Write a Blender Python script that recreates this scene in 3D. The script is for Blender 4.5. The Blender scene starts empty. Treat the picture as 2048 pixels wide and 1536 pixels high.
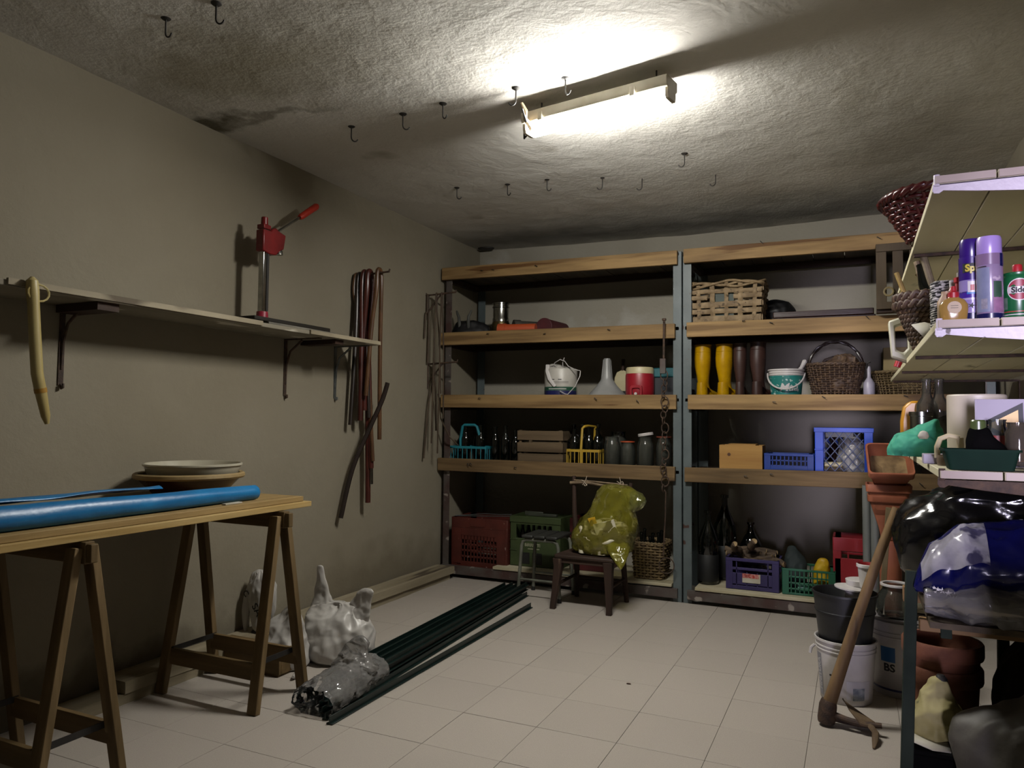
import bpy, bmesh, math, random
from math import sin, cos, pi, radians, sqrt, atan2
from mathutils import Vector, Matrix, noise as mn
C = bpy.context.scene.collection
SC = bpy.context.scene
random.seed(7)

# ------------------------------------------------------------------ camera, light, exposure
H_EYE = 1.3
def make_camera():
    yaw, pitch, roll, f = radians(-24.90016), radians(2.71933), radians(0.56164), 1480.3
    fwd = Vector((sin(yaw), cos(yaw), 0)); right = Vector((cos(yaw), -sin(yaw), 0)); up = Vector((0, 0, 1))
    f2 = fwd*cos(pitch) + up*sin(pitch); u2 = up*cos(pitch) - fwd*sin(pitch)
    r3 = right*cos(roll) + u2*sin(roll); u3 = u2*cos(roll) - right*sin(roll)
    m = Matrix((r3, u3, -f2)).transposed().to_4x4(); m.translation = (0, 0, H_EYE)
    cd = bpy.data.cameras.new('camera'); cd.sensor_width = 36; cd.lens = 36*f/2048; cd.clip_start = .02
    co = bpy.data.objects.new('camera', cd); co.matrix_world = m; C.objects.link(co); SC.camera = co
make_camera()

LAMP_POWER = 170.0          # emission strength of the tube cover
DOOR_POWER = 5.2           # daylight through the doorway behind the camera
SC.view_settings.view_transform = 'Standard'
SC.view_settings.look = 'None'
SC.view_settings.gamma = 1.0
SC.view_settings.use_curve_mapping = False
SC.view_settings.exposure = 0.8
w = bpy.data.worlds.new('world'); SC.world = w; w.use_nodes = True
w.node_tree.nodes['Background'].inputs[0].default_value = (0.75, 0.8, 1, 1)
w.node_tree.nodes['Background'].inputs[1].default_value = 0.02
def area(name, loc, rot, sx, sy, power, col, spread=180):
    l = bpy.data.lights.new(name, 'AREA'); l.shape = 'RECTANGLE'; l.size = sx; l.size_y = sy
    l.energy = power; l.color = col; l.spread = radians(spread)
    o = bpy.data.objects.new(name, l); o.location = loc; o.rotation_euler = rot; C.objects.link(o)
area('doorway_daylight', (0.50, -1.75, 1.15), (radians(90), 0, radians(0)), 0.55, 1.9, DOOR_POWER, (0.82, 0.76, 1.0), 17)

# ------------------------------------------------------------------ mesh builder
class MB:
    def __init__(s, off=(0, 0, 0)):
        s.v = []; s.f = []; s.off = Vector(off)
    def add(s, vs, fs):
        b = len(s.v); s.v += [Vector(p) - s.off for p in vs]; s.f += [tuple(i+b for i in q) for q in fs]
        return s
    def box2(s, lo, hi):
        x0, y0, z0 = lo; x1, y1, z1 = hi
        return s.add([(x0,y0,z0),(x1,y0,z0),(x1,y1,z0),(x0,y1,z0),(x0,y0,z1),(x1,y0,z1),(x1,y1,z1),(x0,y1,z1)],
                     [(0,3,2,1),(4,5,6,7),(0,1,5,4),(1,2,6,5),(2,3,7,6),(3,0,4,7)])
    def box(s, c, d, m=None):
        hx, hy, hz = d[0]/2, d[1]/2, d[2]/2
        vs = [Vector((x, y, z)) for z in (-hz, hz) for x, y in ((-hx,-hy),(hx,-hy),(hx,hy),(-hx,hy))]
        if m is not None: vs = [m @ p for p in vs]
        return s.add([p + Vector(c) for p in vs], [(0,3,2,1),(4,5,6,7),(0,1,5,4),(1,2,6,5),(2,3,7,6),(3,0,4,7)])
    def bar(s, p0, p1, wd, th, up=(0, 0, 1)):
        p0 = Vector(p0); p1 = Vector(p1); d = (p1-p0).normalized(); u = Vector(up)
        a = d.cross(u)
        if a.length < 1e-4: a = d.cross(Vector((1, 0, 0)))
        a.normalize(); b = a.cross(d)
        vs = [p + a*i*wd/2 + b*j*th/2 for p in (p0, p1) for i, j in ((-1,-1),(1,-1),(1,1),(-1,1))]
        return s.add(vs, [(0,3,2,1),(4,5,6,7),(0,1,5,4),(1,2,6,5),(2,3,7,6),(3,0,4,7)])
    def rings(s, rs, cap0=True, cap1=True, closed=False):
        n = len(rs[0]); vs = [p for r in rs for p in r]; fs = []
        m = len(rs)
        for i in range(m if closed else m-1):
            j = (i+1) % m
            for k in range(n):
                l = (k+1) % n
                fs.append((i*n+k, i*n+l, j*n+l, j*n+k))
        if not closed:
            if cap0: fs.append(tuple(range(n))[::-1])
            if cap1: fs.append(tuple((m-1)*n+k for k in range(n)))
        return s.add(vs, fs)
    def tube(s, pts, r, n=8, closed=False, flat=1.0):
        pts = [Vector(p) for p in pts]; m = len(pts)
        rr = r if isinstance(r, (list, tuple)) else [r]*m
        def tan(i):
            a = pts[(i-1) % m] if (closed or i > 0) else pts[i]
            b = pts[(i+1) % m] if (closed or i < m-1) else pts[i]
            return (b-a).normalized()
        t = tan(0); u = t.cross(Vector((0, 0, 1)))
        if u.length < .1: u = t.cross(Vector((1, 0, 0)))
        u.normalize(); rs = []
        for i in range(m):
            t = tan(i); u = u - t*u.dot(t)
            if u.length < 1e-6: u = t.cross(Vector((.3, .5, .8)))
            u.normalize(); q = t.cross(u)
            rs.append([pts[i] + (u*cos(2*pi*k/n) + q*sin(2*pi*k/n)*flat)*rr[i] for k in range(n)])
        return s.rings(rs, closed=closed)
    def cyl(s, p0, p1, r0, r1=None, n=16):
        return s.tube([p0, p1], [r0, r0 if r1 is None else r1], n)
    def lathe(s, prof, n=24, c=(0, 0, 0), sx=1, sy=1, m=None):
        rs = []
        for r, z in prof:
            ring = [Vector((max(r, 1e-4)*cos(2*pi*k/n)*sx, max(r, 1e-4)*sin(2*pi*k/n)*sy, z)) for k in range(n)]
            if m is not None: ring = [m @ p for p in ring]
            rs.append([p + Vector(c) for p in ring])
        return s.rings(rs, cap0=prof[0][0] > 1e-3 and False, cap1=False)
    def prism(s, poly, lo, hi, ax='y'):
        def P(a, b, h): return {'z': (a, b, h), 'y': (a, h, b), 'x': (h, a, b)}[ax]
        n = len(poly)
        vs = [P(a, b, lo) for a, b in poly] + [P(a, b, hi) for a, b in poly]
        fs = [tuple(range(n)), tuple(range(2*n-1, n-1, -1))] + [(k, (k+1) % n + 0, n+(k+1) % n, n+k)[::-1] for k in range(n)]
        return s.add(vs, fs)
    def hole(s, outer, inner, lo, hi, ax='y'):
        def P(a, b, h): return {'z': (a, b, h), 'y': (a, h, b), 'x': (h, a, b)}[ax]
        n = len(outer)
        vs = [P(*p, h) for h in (lo, hi) for L in (outer, inner) for p in L]
        fs = []
        for k in range(n):
            l = (k+1) % n
            fs += [(k, l, n+l, n+k), (2*n+k, 3*n+k, 3*n+l, 2*n+l), (k, 2*n+k, 2*n+l, l), (n+k, n+l, 3*n+l, 3*n+k)]
        return s.add(vs, fs)
    def build(s, name, mat, parent=None, loc=(0, 0, 0), rot=(0, 0, 0), bev=0, ang=35, label=None, kind=None, fix=True):
        me = bpy.data.meshes.new(name); me.from_pydata(s.v, [], s.f); me.update()
        if fix:
            bm = bmesh.new(); bm.from_mesh(me); bmesh.ops.recalc_face_normals(bm, faces=bm.faces); bm.to_mesh(me); bm.free()
        for p in me.polygons: p.use_smooth = True
        me.set_sharp_from_angle(angle=radians(ang))
        me.materials.append(mat)
        o = bpy.data.objects.new(name, me); C.objects.link(o)
        o.location = loc; o.rotation_euler = rot
        if parent is not None: o.parent = parent
        if bev:
            b = o.modifiers.new('bevel', 'BEVEL'); b.width = bev; b.segments = 2; b.limit_method = 'ANGLE'; b.angle_limit = radians(40)
            b.harden_normals = False
        if label: o['label'] = label
        if kind: o['kind'] = kind
        return o

def tag(o, label, cat, group=None):
    o['label'] = label; o['category'] = cat
    if group: o['group'] = group
    return o
def thing(name, label, cat, loc=(0, 0, 0), rz=0, group=None, rot=None):
    o = bpy.data.objects.new(name, None); C.objects.link(o); o.empty_display_size = .05
    o.location = loc; o.rotation_euler = rot or (0, 0, rz)
    return tag(o, label, cat, group)
def copy_tree(o, parent=None):
    c = o.copy(); C.objects.link(c); c.parent = parent
    for ch in [x for x in KIDS(o)]: copy_tree(ch, c)
    return c
def KIDS(o): return [x for x in SC.objects if x.parent == o]
def structure(o): o['kind'] = 'structure'; return o

# ------------------------------------------------------------------ materials
def lin(h):
    h = h.lstrip('#'); r = [int(h[i:i+2], 16)/255 for i in (0, 2, 4)]
    return tuple(ALB*(c/12.92 if c <= .04045 else ((c+.055)/1.055)**2.4) for c in r) + (1,)
ALB = .62                  # one factor darkens all surface colours, so less light bounces into the shade
_M = {}
def mat(key, col, col2=None, sc=6.0, rough=.6, metal=0, bump=0, bsc=60, stretch=(1, 1, 1), spec=.5, detail=4,
        speck=None, speck_sc=40, speck_t=.62, rand=0, coat=0, trans=0, lo=.35, hi=.65, ior=None):
    """One procedural material: two tones mixed by noise, optional specks of a third tone, optional bump."""
    if key in _M: return _M[key]
    m = bpy.data.materials.new(key); m.use_nodes = True; nt = m.node_tree; N = nt.nodes; L = nt.links
    b = N['Principled BSDF']; b.inputs['Roughness'].default_value = rough; b.inputs['Metallic'].default_value = metal
    b.inputs['Specular IOR Level'].default_value = spec
    if coat: b.inputs['Coat Weight'].default_value = coat; b.inputs['Coat Roughness'].default_value = .08
    if trans: b.inputs['Transmission Weight'].default_value = trans
    if ior: b.inputs['IOR'].default_value = ior
    tc = N.new('ShaderNodeTexCoord'); mp = N.new('ShaderNodeMapping'); mp.inputs['Scale'].default_value = stretch
    L.new(tc.outputs['Object'], mp.inputs['Vector'])
    c = lin(col)
    b.inputs['Base Color'].default_value = c
    out = None
    if col2:
        no = N.new('ShaderNodeTexNoise'); no.inputs['Scale'].default_value = sc; no.inputs['Detail'].default_value = detail
        L.new(mp.outputs[0], no.inputs['Vector'])
        rm = N.new('ShaderNodeValToRGB'); rm.color_ramp.elements[0].position = lo; rm.color_ramp.elements[1].position = hi
        rm.color_ramp.elements[0].color = c; rm.color_ramp.elements[1].color = lin(col2)
        L.new(no.outputs['Fac'], rm.inputs['Fac']); out = rm.outputs[0]
    if speck:
        no = N.new('ShaderNodeTexNoise'); no.inputs['Scale'].default_value = speck_sc; no.inputs['Detail'].default_value = 3
        L.new(mp.outputs[0], no.inputs['Vector'])
        rm = N.new('ShaderNodeValToRGB'); rm.color_ramp.elements[0].position = speck_t; rm.color_ramp.elements[1].position = speck_t+.05
        L.new(no.outputs['Fac'], rm.inputs['Fac'])
        mx = N.new('ShaderNodeMix'); mx.data_type = 'RGBA'
        L.new(rm.outputs[0], mx.inputs[0])
        if out: L.new(out, mx.inputs[6])
        else: mx.inputs[6].default_value = c
        mx.inputs[7].default_value = lin(speck); out = mx.outputs[2]
    if rand:
        oi = N.new('ShaderNodeObjectInfo'); mr = N.new('ShaderNodeMapRange')
        mr.inputs['To Min'].default_value = 1-rand; mr.inputs['To Max'].default_value = 1+rand
        L.new(oi.outputs['Random'], mr.inputs['Value'])
        hs = N.new('ShaderNodeHueSaturation'); L.new(mr.outputs[0], hs.inputs['Value'])
        if out: L.new(out, hs.inputs['Color'])
        else: hs.inputs['Color'].default_value = c
        out = hs.outputs[0]
    if out: L.new(out, b.inputs['Base Color'])
    if bump:
        no = N.new('ShaderNodeTexNoise'); no.inputs['Scale'].default_value = bsc; no.inputs['Detail'].default_value = 4
        L.new(mp.outputs[0], no.inputs['Vector'])
        bp = N.new('ShaderNodeBump'); bp.inputs['Strength'].default_value = bump; bp.inputs['Distance'].default_value = .01
        L.new(no.outputs['Fac'], bp.inputs['Height']); L.new(bp.outputs[0], b.inputs['Normal'])
    _M[key] = m; return m
def film(key, col, alpha=.35, rough=.12, body=.5, crinkle=.6, csc=25):
    """Thin plastic film or glass: part clear, part its own colour, with a gloss."""
    if key in _M: return _M[key]
    m = bpy.data.materials.new(key); m.use_nodes = True; nt = m.node_tree; N = nt.nodes; L = nt.links
    for n in list(N): N.remove(n)
    o = N.new('ShaderNodeOutputMaterial'); tr = N.new('ShaderNodeBsdfTransparent'); c = lin(col)
    tr.inputs[0].default_value = tuple(1-(1-x)*body for x in c[:3]) + (1,)
    df = N.new('ShaderNodeBsdfPrincipled'); df.inputs['Base Color'].default_value = c; df.inputs['Roughness'].default_value = rough
    mx = N.new('ShaderNodeMixShader'); mx.inputs[0].default_value = alpha
    L.new(tr.outputs[0], mx.inputs[1]); L.new(df.outputs[0], mx.inputs[2])
    gl = N.new('ShaderNodeBsdfGlossy'); gl.inputs['Roughness'].default_value = rough
    fr = N.new('ShaderNodeFresnel'); fr.inputs[0].default_value = 1.45
    m2 = N.new('ShaderNodeMixShader'); L.new(fr.outputs[0], m2.inputs[0]); L.new(mx.outputs[0], m2.inputs[1]); L.new(gl.outputs[0], m2.inputs[2])
    if crinkle:
        tc = N.new('ShaderNodeTexCoord'); no = N.new('ShaderNodeTexNoise'); no.inputs['Scale'].default_value = csc
        no.inputs['Detail'].default_value = 2; no.noise_type = 'RIDGED_MULTIFRACTAL'
        L.new(tc.outputs['Object'], no.inputs['Vector'])
        bp = N.new('ShaderNodeBump'); bp.inputs['Strength'].default_value = crinkle; bp.inputs['Distance'].default_value = .01
        L.new(no.outputs['Fac'], bp.inputs['Height'])
        L.new(bp.outputs[0], df.inputs['Normal']); L.new(bp.outputs[0], gl.inputs['Normal']); L.new(bp.outputs[0], fr.inputs['Normal'])
    L.new(m2.outputs[0], o.inputs[0]); _M[key] = m; return m

def wood(key, a, b, axis='x', rough=.65, speck=None, rand=.08, sc=9):
    st = {'x': (.12, 1.6, 1.6), 'y': (1.6, .12, 1.6), 'z': (1.6, 1.6, .12)}[axis]
    return mat(key, a, b, sc=sc, stretch=st, rough=rough, bump=.25, bsc=22, detail=6, speck=speck, speck_sc=9, speck_t=.66, rand=rand, spec=.25)

PINE = wood('pine_x', 'ad8d5e', '7f6340', 'x', speck='6b4a28', sc=14)
PINE_Y = wood('pine_y', 'c8ac7a', 'b08e5a', 'y', sc=16)
TRESTLE = wood('trestle_wood', '8a7350', '685536', 'z', sc=12)
TRESTLE_X = wood('trestle_wood_x', '836b48', '625031', 'x', sc=12)
OLDWOOD_Y = wood('old_wood_y', '8f8268', '6a5d47', 'y', speck='453b2c')
DECK = wood('deck_wood', '6a5c48', '4c4133', 'y')
DARKWOOD = wood('dark_wood', '4a352a', '33241d', 'x')
DARKWOOD_Z = wood('dark_wood_z', '4d382d', '33251e', 'z', speck='7a6552')
CRATEWOOD = wood('crate_wood', '7d6a52', '5d4d3a', 'x')
CRATEWOOD_Z = wood('crate_wood_z', '6e5a42', '4f3f2d', 'z')
WHITEBOARD = mat('white_painted_board', 'd8cfb2', 'b9ad8c', sc=8, stretch=(.3, 1, 1), rough=.55, speck='6e5d43', speck_sc=7, speck_t=.68, bump=.1)
STEEL = mat('blue_grey_steel', '687375', '566163', sc=4, rough=.5, metal=0, speck='4a3028', speck_sc=16, speck_t=.66, bump=.08)
STEEL_RUST = mat('rusty_steel', '5c5550', '4a302a', sc=7, rough=.65, speck='a49a90', speck_sc=11, speck_t=.63, bump=.15)
RUST = mat('rust_iron', '5a4230', '3a2a20', sc=40, rough=.75, bump=.3, bsc=150)
IRON = mat('dark_iron', '2c2723', '1b1816', sc=30, rough=.6)
CHROME = mat('chrome', 'd0d0cc', 'b0b0aa', sc=20, rough=.18, metal=1)
GALV = mat('galvanised', '9aa0a0', '7e8484', sc=25, rough=.4, metal=.8)
TERRA = mat('terracotta', '8a5236', '74422b', sc=14, rough=.8, bump=.15)
BLACK = mat('black_plastic', '17181a', '222326', sc=8, rough=.45)
WHITEP = mat('white_plastic', 'e4dfdc', 'd2ccc8', sc=6, rough=.35)
CREAM = mat('cream_plastic', 'd9cda6', 'cbbd92', sc=8, rough=.45)
RUBBER = mat('black_rubber', '121212', '1c1b1a', sc=12, rough=.55)
GLASSD = mat('dark_bottle_glass', '060807', '0a0f0b', sc=5, rough=.035, spec=.8)
GLASS = film('clear_glass', 'b9c4bd', alpha=.06, rough=.04, body=.25, crinkle=0)
CLEARP = film('clear_plastic', 'e6e2de', alpha=.26, rough=.14, body=.25, crinkle=.7, csc=14)
YFILM = film('yellow_film', 'e6de48', alpha=.17, rough=.12, body=.34, crinkle=.5, csc=12)
ORANGE = mat('orange_rubber', 'c8562c', rough=.5)
PAPER = mat('white_paper', 'd9d4c6', 'c4bda8', sc=10, rough=.8)
# ------------------------------------------------------------------ the room
XL, XR, YB, YF, ZC = -3.17, 0.85, 6.09, -2.0, 2.87
def plaster(key, a, b, tone_patch, scale, bump, bsc, corner=None):
    m = mat(key, a, b, sc=scale, rough=.9, spec=.2, detail=6, lo=.3, hi=.7, speck=tone_patch, speck_sc=1.6, speck_t=.73)
    nt = m.node_tree; N = nt.nodes; L = nt.links; p = N['Principled BSDF']; tc = [n for n in N if n.type == 'TEX_COORD'][0]
    n1 = N.new('ShaderNodeTexNoise'); n1.inputs['Scale'].default_value = bsc; n1.inputs['Detail'].default_value = 6; n1.inputs['Roughness'].default_value = .65
    n2 = N.new('ShaderNodeTexNoise'); n2.inputs['Scale'].default_value = bsc*.18; n2.inputs['Detail'].default_value = 5; n2.inputs['Distortion'].default_value = .5
    ad = N.new('ShaderNodeMath'); ad.operation = 'MULTIPLY_ADD'; ad.inputs[1].default_value = 2.2
    L.new(tc.outputs['Object'], n1.inputs['Vector']); L.new(tc.outputs['Object'], n2.inputs['Vector'])
    L.new(n2.outputs['Fac'], ad.inputs[0]); L.new(n1.outputs['Fac'], ad.inputs[2])
    bp = N.new('ShaderNodeBump'); bp.inputs['Strength'].default_value = bump; bp.inputs['Distance'].default_value = .012
    L.new(ad.outputs[0], bp.inputs['Height']); L.new(bp.outputs[0], p.inputs['Normal'])
    return m
WALL_L = plaster('wall_plaster_left', 'a59d8a', '9a917d', '8b826f', 1.2, .25, 22)
WALL_B = plaster('wall_plaster_back', 'bdb7a8', 'aea798', 'd0cac0', 1.5, .3, 22)
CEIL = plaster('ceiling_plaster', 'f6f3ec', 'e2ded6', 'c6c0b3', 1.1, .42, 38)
CONC = mat('floor_base', '8c8479', '7b7369', sc=8, rough=.9)

def tone_patch(m, spots):
    """Darken a surface's own colour with soft round stains at given places (object space)."""
    nt = m.node_tree; N = nt.nodes; L = nt.links; p = N['Principled BSDF']; tc = [n for n in N if n.type == 'TEX_COORD'][0]
    src = p.inputs['Base Color'].links[0].from_socket
    nz = N.new('ShaderNodeTexNoise'); nz.inputs['Scale'].default_value = 5; nz.inputs['Detail'].default_value = 5
    L.new(tc.outputs['Object'], nz.inputs['Vector'])
    va = N.new('ShaderNodeVectorMath'); va.operation = 'MULTIPLY_ADD'; va.inputs[1].default_value = (.5, .5, .5)
    L.new(nz.outputs['Color'], va.inputs[0]); L.new(tc.outputs['Object'], va.inputs[2])
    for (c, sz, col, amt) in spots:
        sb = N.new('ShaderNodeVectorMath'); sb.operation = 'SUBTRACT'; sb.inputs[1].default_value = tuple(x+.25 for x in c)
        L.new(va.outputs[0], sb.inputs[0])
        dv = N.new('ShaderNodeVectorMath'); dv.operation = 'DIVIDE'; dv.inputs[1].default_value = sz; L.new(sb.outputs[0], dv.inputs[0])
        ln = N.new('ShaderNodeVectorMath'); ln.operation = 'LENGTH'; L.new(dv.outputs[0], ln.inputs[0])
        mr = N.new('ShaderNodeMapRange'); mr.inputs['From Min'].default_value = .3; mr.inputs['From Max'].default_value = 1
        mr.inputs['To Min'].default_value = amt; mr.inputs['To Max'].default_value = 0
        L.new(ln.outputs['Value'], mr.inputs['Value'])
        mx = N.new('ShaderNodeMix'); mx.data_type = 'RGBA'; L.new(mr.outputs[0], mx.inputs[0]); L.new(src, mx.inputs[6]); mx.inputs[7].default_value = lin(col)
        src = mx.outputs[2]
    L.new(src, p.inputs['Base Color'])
tone_patch(CEIL, [((-3.1, 2.85, ZC), (.16, .14, 2), '4d451f', .85), ((-2.75, 2.88, ZC), (.5, .06, 2), '5b5230', .55),
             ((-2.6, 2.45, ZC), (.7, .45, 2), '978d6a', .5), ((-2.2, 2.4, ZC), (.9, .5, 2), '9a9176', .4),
             ((-1.4, 5.85, ZC), (2.3, .30, 2), '6a6963', .5), ((-1.2, 5.3, ZC), (1.9, .28, 2), '8c8a82', .25),  # darker grey bands along the back edge of the ceiling
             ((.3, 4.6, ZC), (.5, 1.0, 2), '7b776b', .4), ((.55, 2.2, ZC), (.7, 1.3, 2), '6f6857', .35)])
tone_patch(WALL_B, [((-1.9, YB, 2.1), (.5, 2, .12), 'd8d4cc', .6), ((-3.0, YB, 2.75), (.18, 2, .12), 'cfcac0', .6)])
tone_patch(WALL_L, [((XL, 4.6, .1), (2, 1.2, .35), '6f644f', .55), ((XL, 2.2, .06), (2, 1.6, .22), '4a4234', .6)])  # darker towards the foot of the left wall

def sag(x, y): return ZC - .035*max(0, sin(pi*(x-XL)/(XR-XL)))*max(0, min(1, (y-4.2)/1.9)) + .006*mn.noise(Vector((x*2.1, y*2.1, 3))) + .003*mn.noise(Vector((x*7, y*7, 1)))
m = MB(); nx, ny = 80, 150
vs = [(XL + (XR-XL)*i/nx, YF + (YB-YF)*j/ny, sag(XL + (XR-XL)*i/nx, YF + (YB-YF)*j/ny)) for j in range(ny+1) for i in range(nx+1)]
m.add(vs, [(j*(nx+1)+i, (j+1)*(nx+1)+i, (j+1)*(nx+1)+i+1, j*(nx+1)+i+1) for j in range(ny) for i in range(nx)])
b = len(m.v); t = ZC+.12
m.add([(XL, YF, t), (XR, YF, t), (XR, YB, t), (XL, YB, t)], [(0, 1, 2, 3)])
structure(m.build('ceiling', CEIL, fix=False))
structure(MB().box2((XL-.15, YF-.15, 0), (XL, YB+.15, ZC+.12)).build('wall_left', WALL_L))
structure(MB().box2((XL, YB, 0), (XR, YB+.15, ZC+.12)).build('wall_back', WALL_B))
structure(MB().box2((XR, YF-.15, 0), (XR+.15, YB+.15, ZC+.12)).build('wall_right', WALL_L))
m = MB(); m.box2((XL, YF-.15, 0), (0.05, YF, ZC+.12)).box2((0.05, YF-.15, 2.15), (XR, YF, ZC+.12)).box2((.83, YF-.15, 0), (XR, YF, 2.15))
structure(m.build('wall_front', WALL_B))
structure(MB().box2((.31, .25, -.004), (XR, 1.25, 1.0)).build('door_light_blocker', WALL_B))  # unseen block, added to keep doorway light off the lower right
fl = structure(MB().box2((XL, YF, -.12), (XR, YB, -.004)).build('floor', CONC))
TILE = mat('floor_tile', 'cbc2b7', 'bfb5aa', sc=90, rough=.42, speck='dad1c6', speck_sc=160, speck_t=.6, rand=.018, bump=.03, bsc=40, spec=.4)
tm = None
g = .0009
x = -1.24 - .35*6
while x < XR:
    y = 2.60 - .35*14
    while y < YB:
        x0, x1, y0, y1 = max(x+g, XL), min(x+.35-g, XR), max(y+g, YF), min(y+.35-g, YB)
        if x1-x0 > .01 and y1-y0 > .01:
            if tm is None:
                k = .0018; a = .5; mb = MB()
                mb.add([(-a,-a,-.006),(a,-a,-.006),(a,a,-.006),(-a,a,-.006),(-a,-a,-.0004),(a,-a,-.0004),(a,a,-.0004),(-a,a,-.0004),
                        (-a+.0025,-a+.0025,0),(a-.0025,-a+.0025,0),(a-.0025,a-.0025,0),(-a+.0025,a-.0025,0)],
                       [(0,1,5,4),(1,2,6,5),(2,3,7,6),(3,0,4,7),(4,5,9,8),(5,6,10,9),(6,7,11,10),(7,4,8,11),(8,9,10,11)])
                o = mb.build('floor_tile', TILE, fl, ang=4); tm = o.data
            else:
                o = bpy.data.objects.new('floor_tile', tm); C.objects.link(o); o.parent = fl
            o.location = ((x0+x1)/2, (y0+y1)/2, random.uniform(-.0006, .0002)); o.scale = (x1-x0, y1-y0, 1)
        y += .35
    x += .35

# ------------------------------------------------------------------ fluorescent light
def em(key, col, s):
    m = bpy.data.materials.new(key); m.use_nodes = True; N = m.node_tree.nodes; b = N['Principled BSDF']
    b.inputs['Base Color'].default_value = (.8, .8, .75, 1); b.inputs['Emission Color'].default_value = col; b.inputs['Emission Strength'].default_value = s
    return m
LX, LY = -1.10, 3.275
t = thing('fluorescent_light', 'lit fluorescent batten light with clear cover fixed to the ceiling', 'light', (LX, LY, ZC-.065), radians(-9.8))
BAT = mat('batten_plastic', 'c9c2ae', 'b9b19b', sc=9, rough=.5)
m = MB(); m.prism([(-.060, .012), (.060, .012), (.060, -.028), (.054, -.040), (-.054, -.040), (-.060, -.028)], -.385, .385, 'x'); m.build('housing', BAT, t, bev=.004)
m = MB(); m.prism([(-.042, -.041), (.042, -.041), (.042, -.068), (.034, -.086), (-.034, -.086), (-.042, -.068)], -.365, .365, 'x'); m.build('tube_cover', em('lit_cover', (1, .975, .91, 1), LAMP_POWER), t)
for sx in (-1, 1):
    m = MB(); m.prism([(-.043, -.03), (.043, -.03), (.043, -.068), (.035, -.087), (-.035, -.087), (-.043, -.068)], sx*.366, sx*.385, 'x'); m.build('end_cap', BAT, t, bev=.003)
for px in (-.30, .31):
    m = MB(); m.tube([(px, 0, .08), (px, 0, .01)], .004, 6); m.build('hanger', IRON, t)
for px in (-.27, .22):
    m = MB(); m.box2((px-.012, -.068, -.05), (px+.012, -.060, -.008)); m.build('clip', BAT, t, bev=.002)
c = thing('lamp_cable', 'black lamp cable tied with a beige rag to a ceiling hook', 'cable', (-1.445, 3.2, ZC))
m = MB(); m.tube([(0, 0, -.07), (.0, .05, -.11), (-.02, .14, -.13), (-.06, .16, -.15), (-.06, .16, -.12), (-.045, .14, -.10)], .006, 6); m.build('cord', RUBBER, c)
m = MB(); m.tube([(0, -.01, -.045), (.008, .02, -.075), (-.006, .05, -.1), (.006, .09, -.128), (0, .1, -.145)], [.007, .012, .011, .014, .005], 8); m.tube([(-.01, .07, -.12), (.012, .08, -.11), (.015, .1, -.13)], .005, 6); m.build('rag', mat('beige_rag', 'b09c7c', '8c7859', sc=30, rough=.9), c)

# ceiling hooks
HK = [(-2.461,2.012,1),(-2.191,2.012,0),(-2.45,3.189,0),(-2.104,3.162,0),(-1.85,3.135,2),(-1.445,3.125,3),(-1.194,3.123,2),(-2.441,4.339,0),(-2.093,4.407,0),
      (-1.812,4.416,2),(-1.468,4.52,3),(-1.236,4.63,3),(-.894,4.3,3),(-.788,4.728,3)]
proto = None
for i, (x, y, a) in enumerate(HK):
    if proto is None:
        proto = thing('ceiling_hook', 'iron screw hook hanging from a round plate in the plaster ceiling', 'hook', (x, y, ZC), 0, 'iron hooks in rows across the ceiling')
        m = MB(); m.lathe([(0, .02), (.02, .018), (.02, .002), (.012, -.004), (0, -.005)], 12); m.build('plate', IRON, proto)
        pts = [(0, 0, 0), (0, 0, -.055)] + [(.018*(1-cos(q)), 0, -.055-.02*sin(q)*1.1) for q in [pi*k/8 for k in range(1, 8)]]
        m = MB(); m.tube(pts, .0035, 6); m.build('hook_rod', IRON, proto)
    else:
        o = copy_tree(proto); o.location = (x, y, ZC-.004); o.rotation_euler = (0, 0, random.uniform(-.6, .9) if a < 3 else a*1.1)

# ------------------------------------------------------------------ left wall shelf and its things
S = (XL, 2.3, 1.8)
sh = thing('wall_shelf', 'long flaking white board shelf on iron brackets along the left wall', 'shelf', S)
LSH = mat('flaking_shelf_paint', '9d9684', '857c69', sc=5, stretch=(1, .3, 1), rough=.8, speck='d6cfbd', speck_sc=9, speck_t=.58, bump=.15)
m = MB(S); m.box2((XL+.005, .4, 1.777), (-2.85, 4.05, 1.8)); m.build('board', LSH, sh, bev=.003)
LIP = mat('shelf_lip', 'b9ad92', '8c8069', sc=7, stretch=(1, .25, 1), rough=.75, speck='6a5d48', speck_sc=5, speck_t=.6)
m = MB(S); m.box2((-2.852, .4, 1.782), (-2.838, 1.63, 1.804)).box2((-2.852, 1.68, 1.782), (-2.838, 2.98, 1.806)).box2((-2.852, 3.36, 1.78), (-2.838, 4.05, 1.803)); m.build('edge_strip', LIP, sh)
for by in (2.11, 3.52, 4.0):
    m = MB(S); m.box2((XL, by-.012, 1.43), (XL+.006, by+.012, 1.776)); m.box2((XL, by-.012, 1.770), (-2.9, by+.012, 1.777))
    m.tube([(XL+.006, by, 1.5), (XL+.012, by, 1.62), (XL+.04, by, 1.70), (XL+.13, by, 1.765)], .007, 6)
    m.tube([(XL+.004, by, 1.435), (XL+.012, by, 1.415), (XL+.024, by, 1.42), (XL+.022, by, 1.436)], .006, 6); m.build('bracket', RUST if by < 4 else GALV, sh)
m = MB(S); m.box2((XL+.03, 2.06, 1.742), (-2.87, 2.16, 1.776)); m.build('batten', DARKWOOD, sh)
m = MB(S); m.box2((XL+.03, 3.62, 1.748), (-2.87, 3.70, 1.776)); m.build('batten', DARKWOOD, sh)

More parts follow.
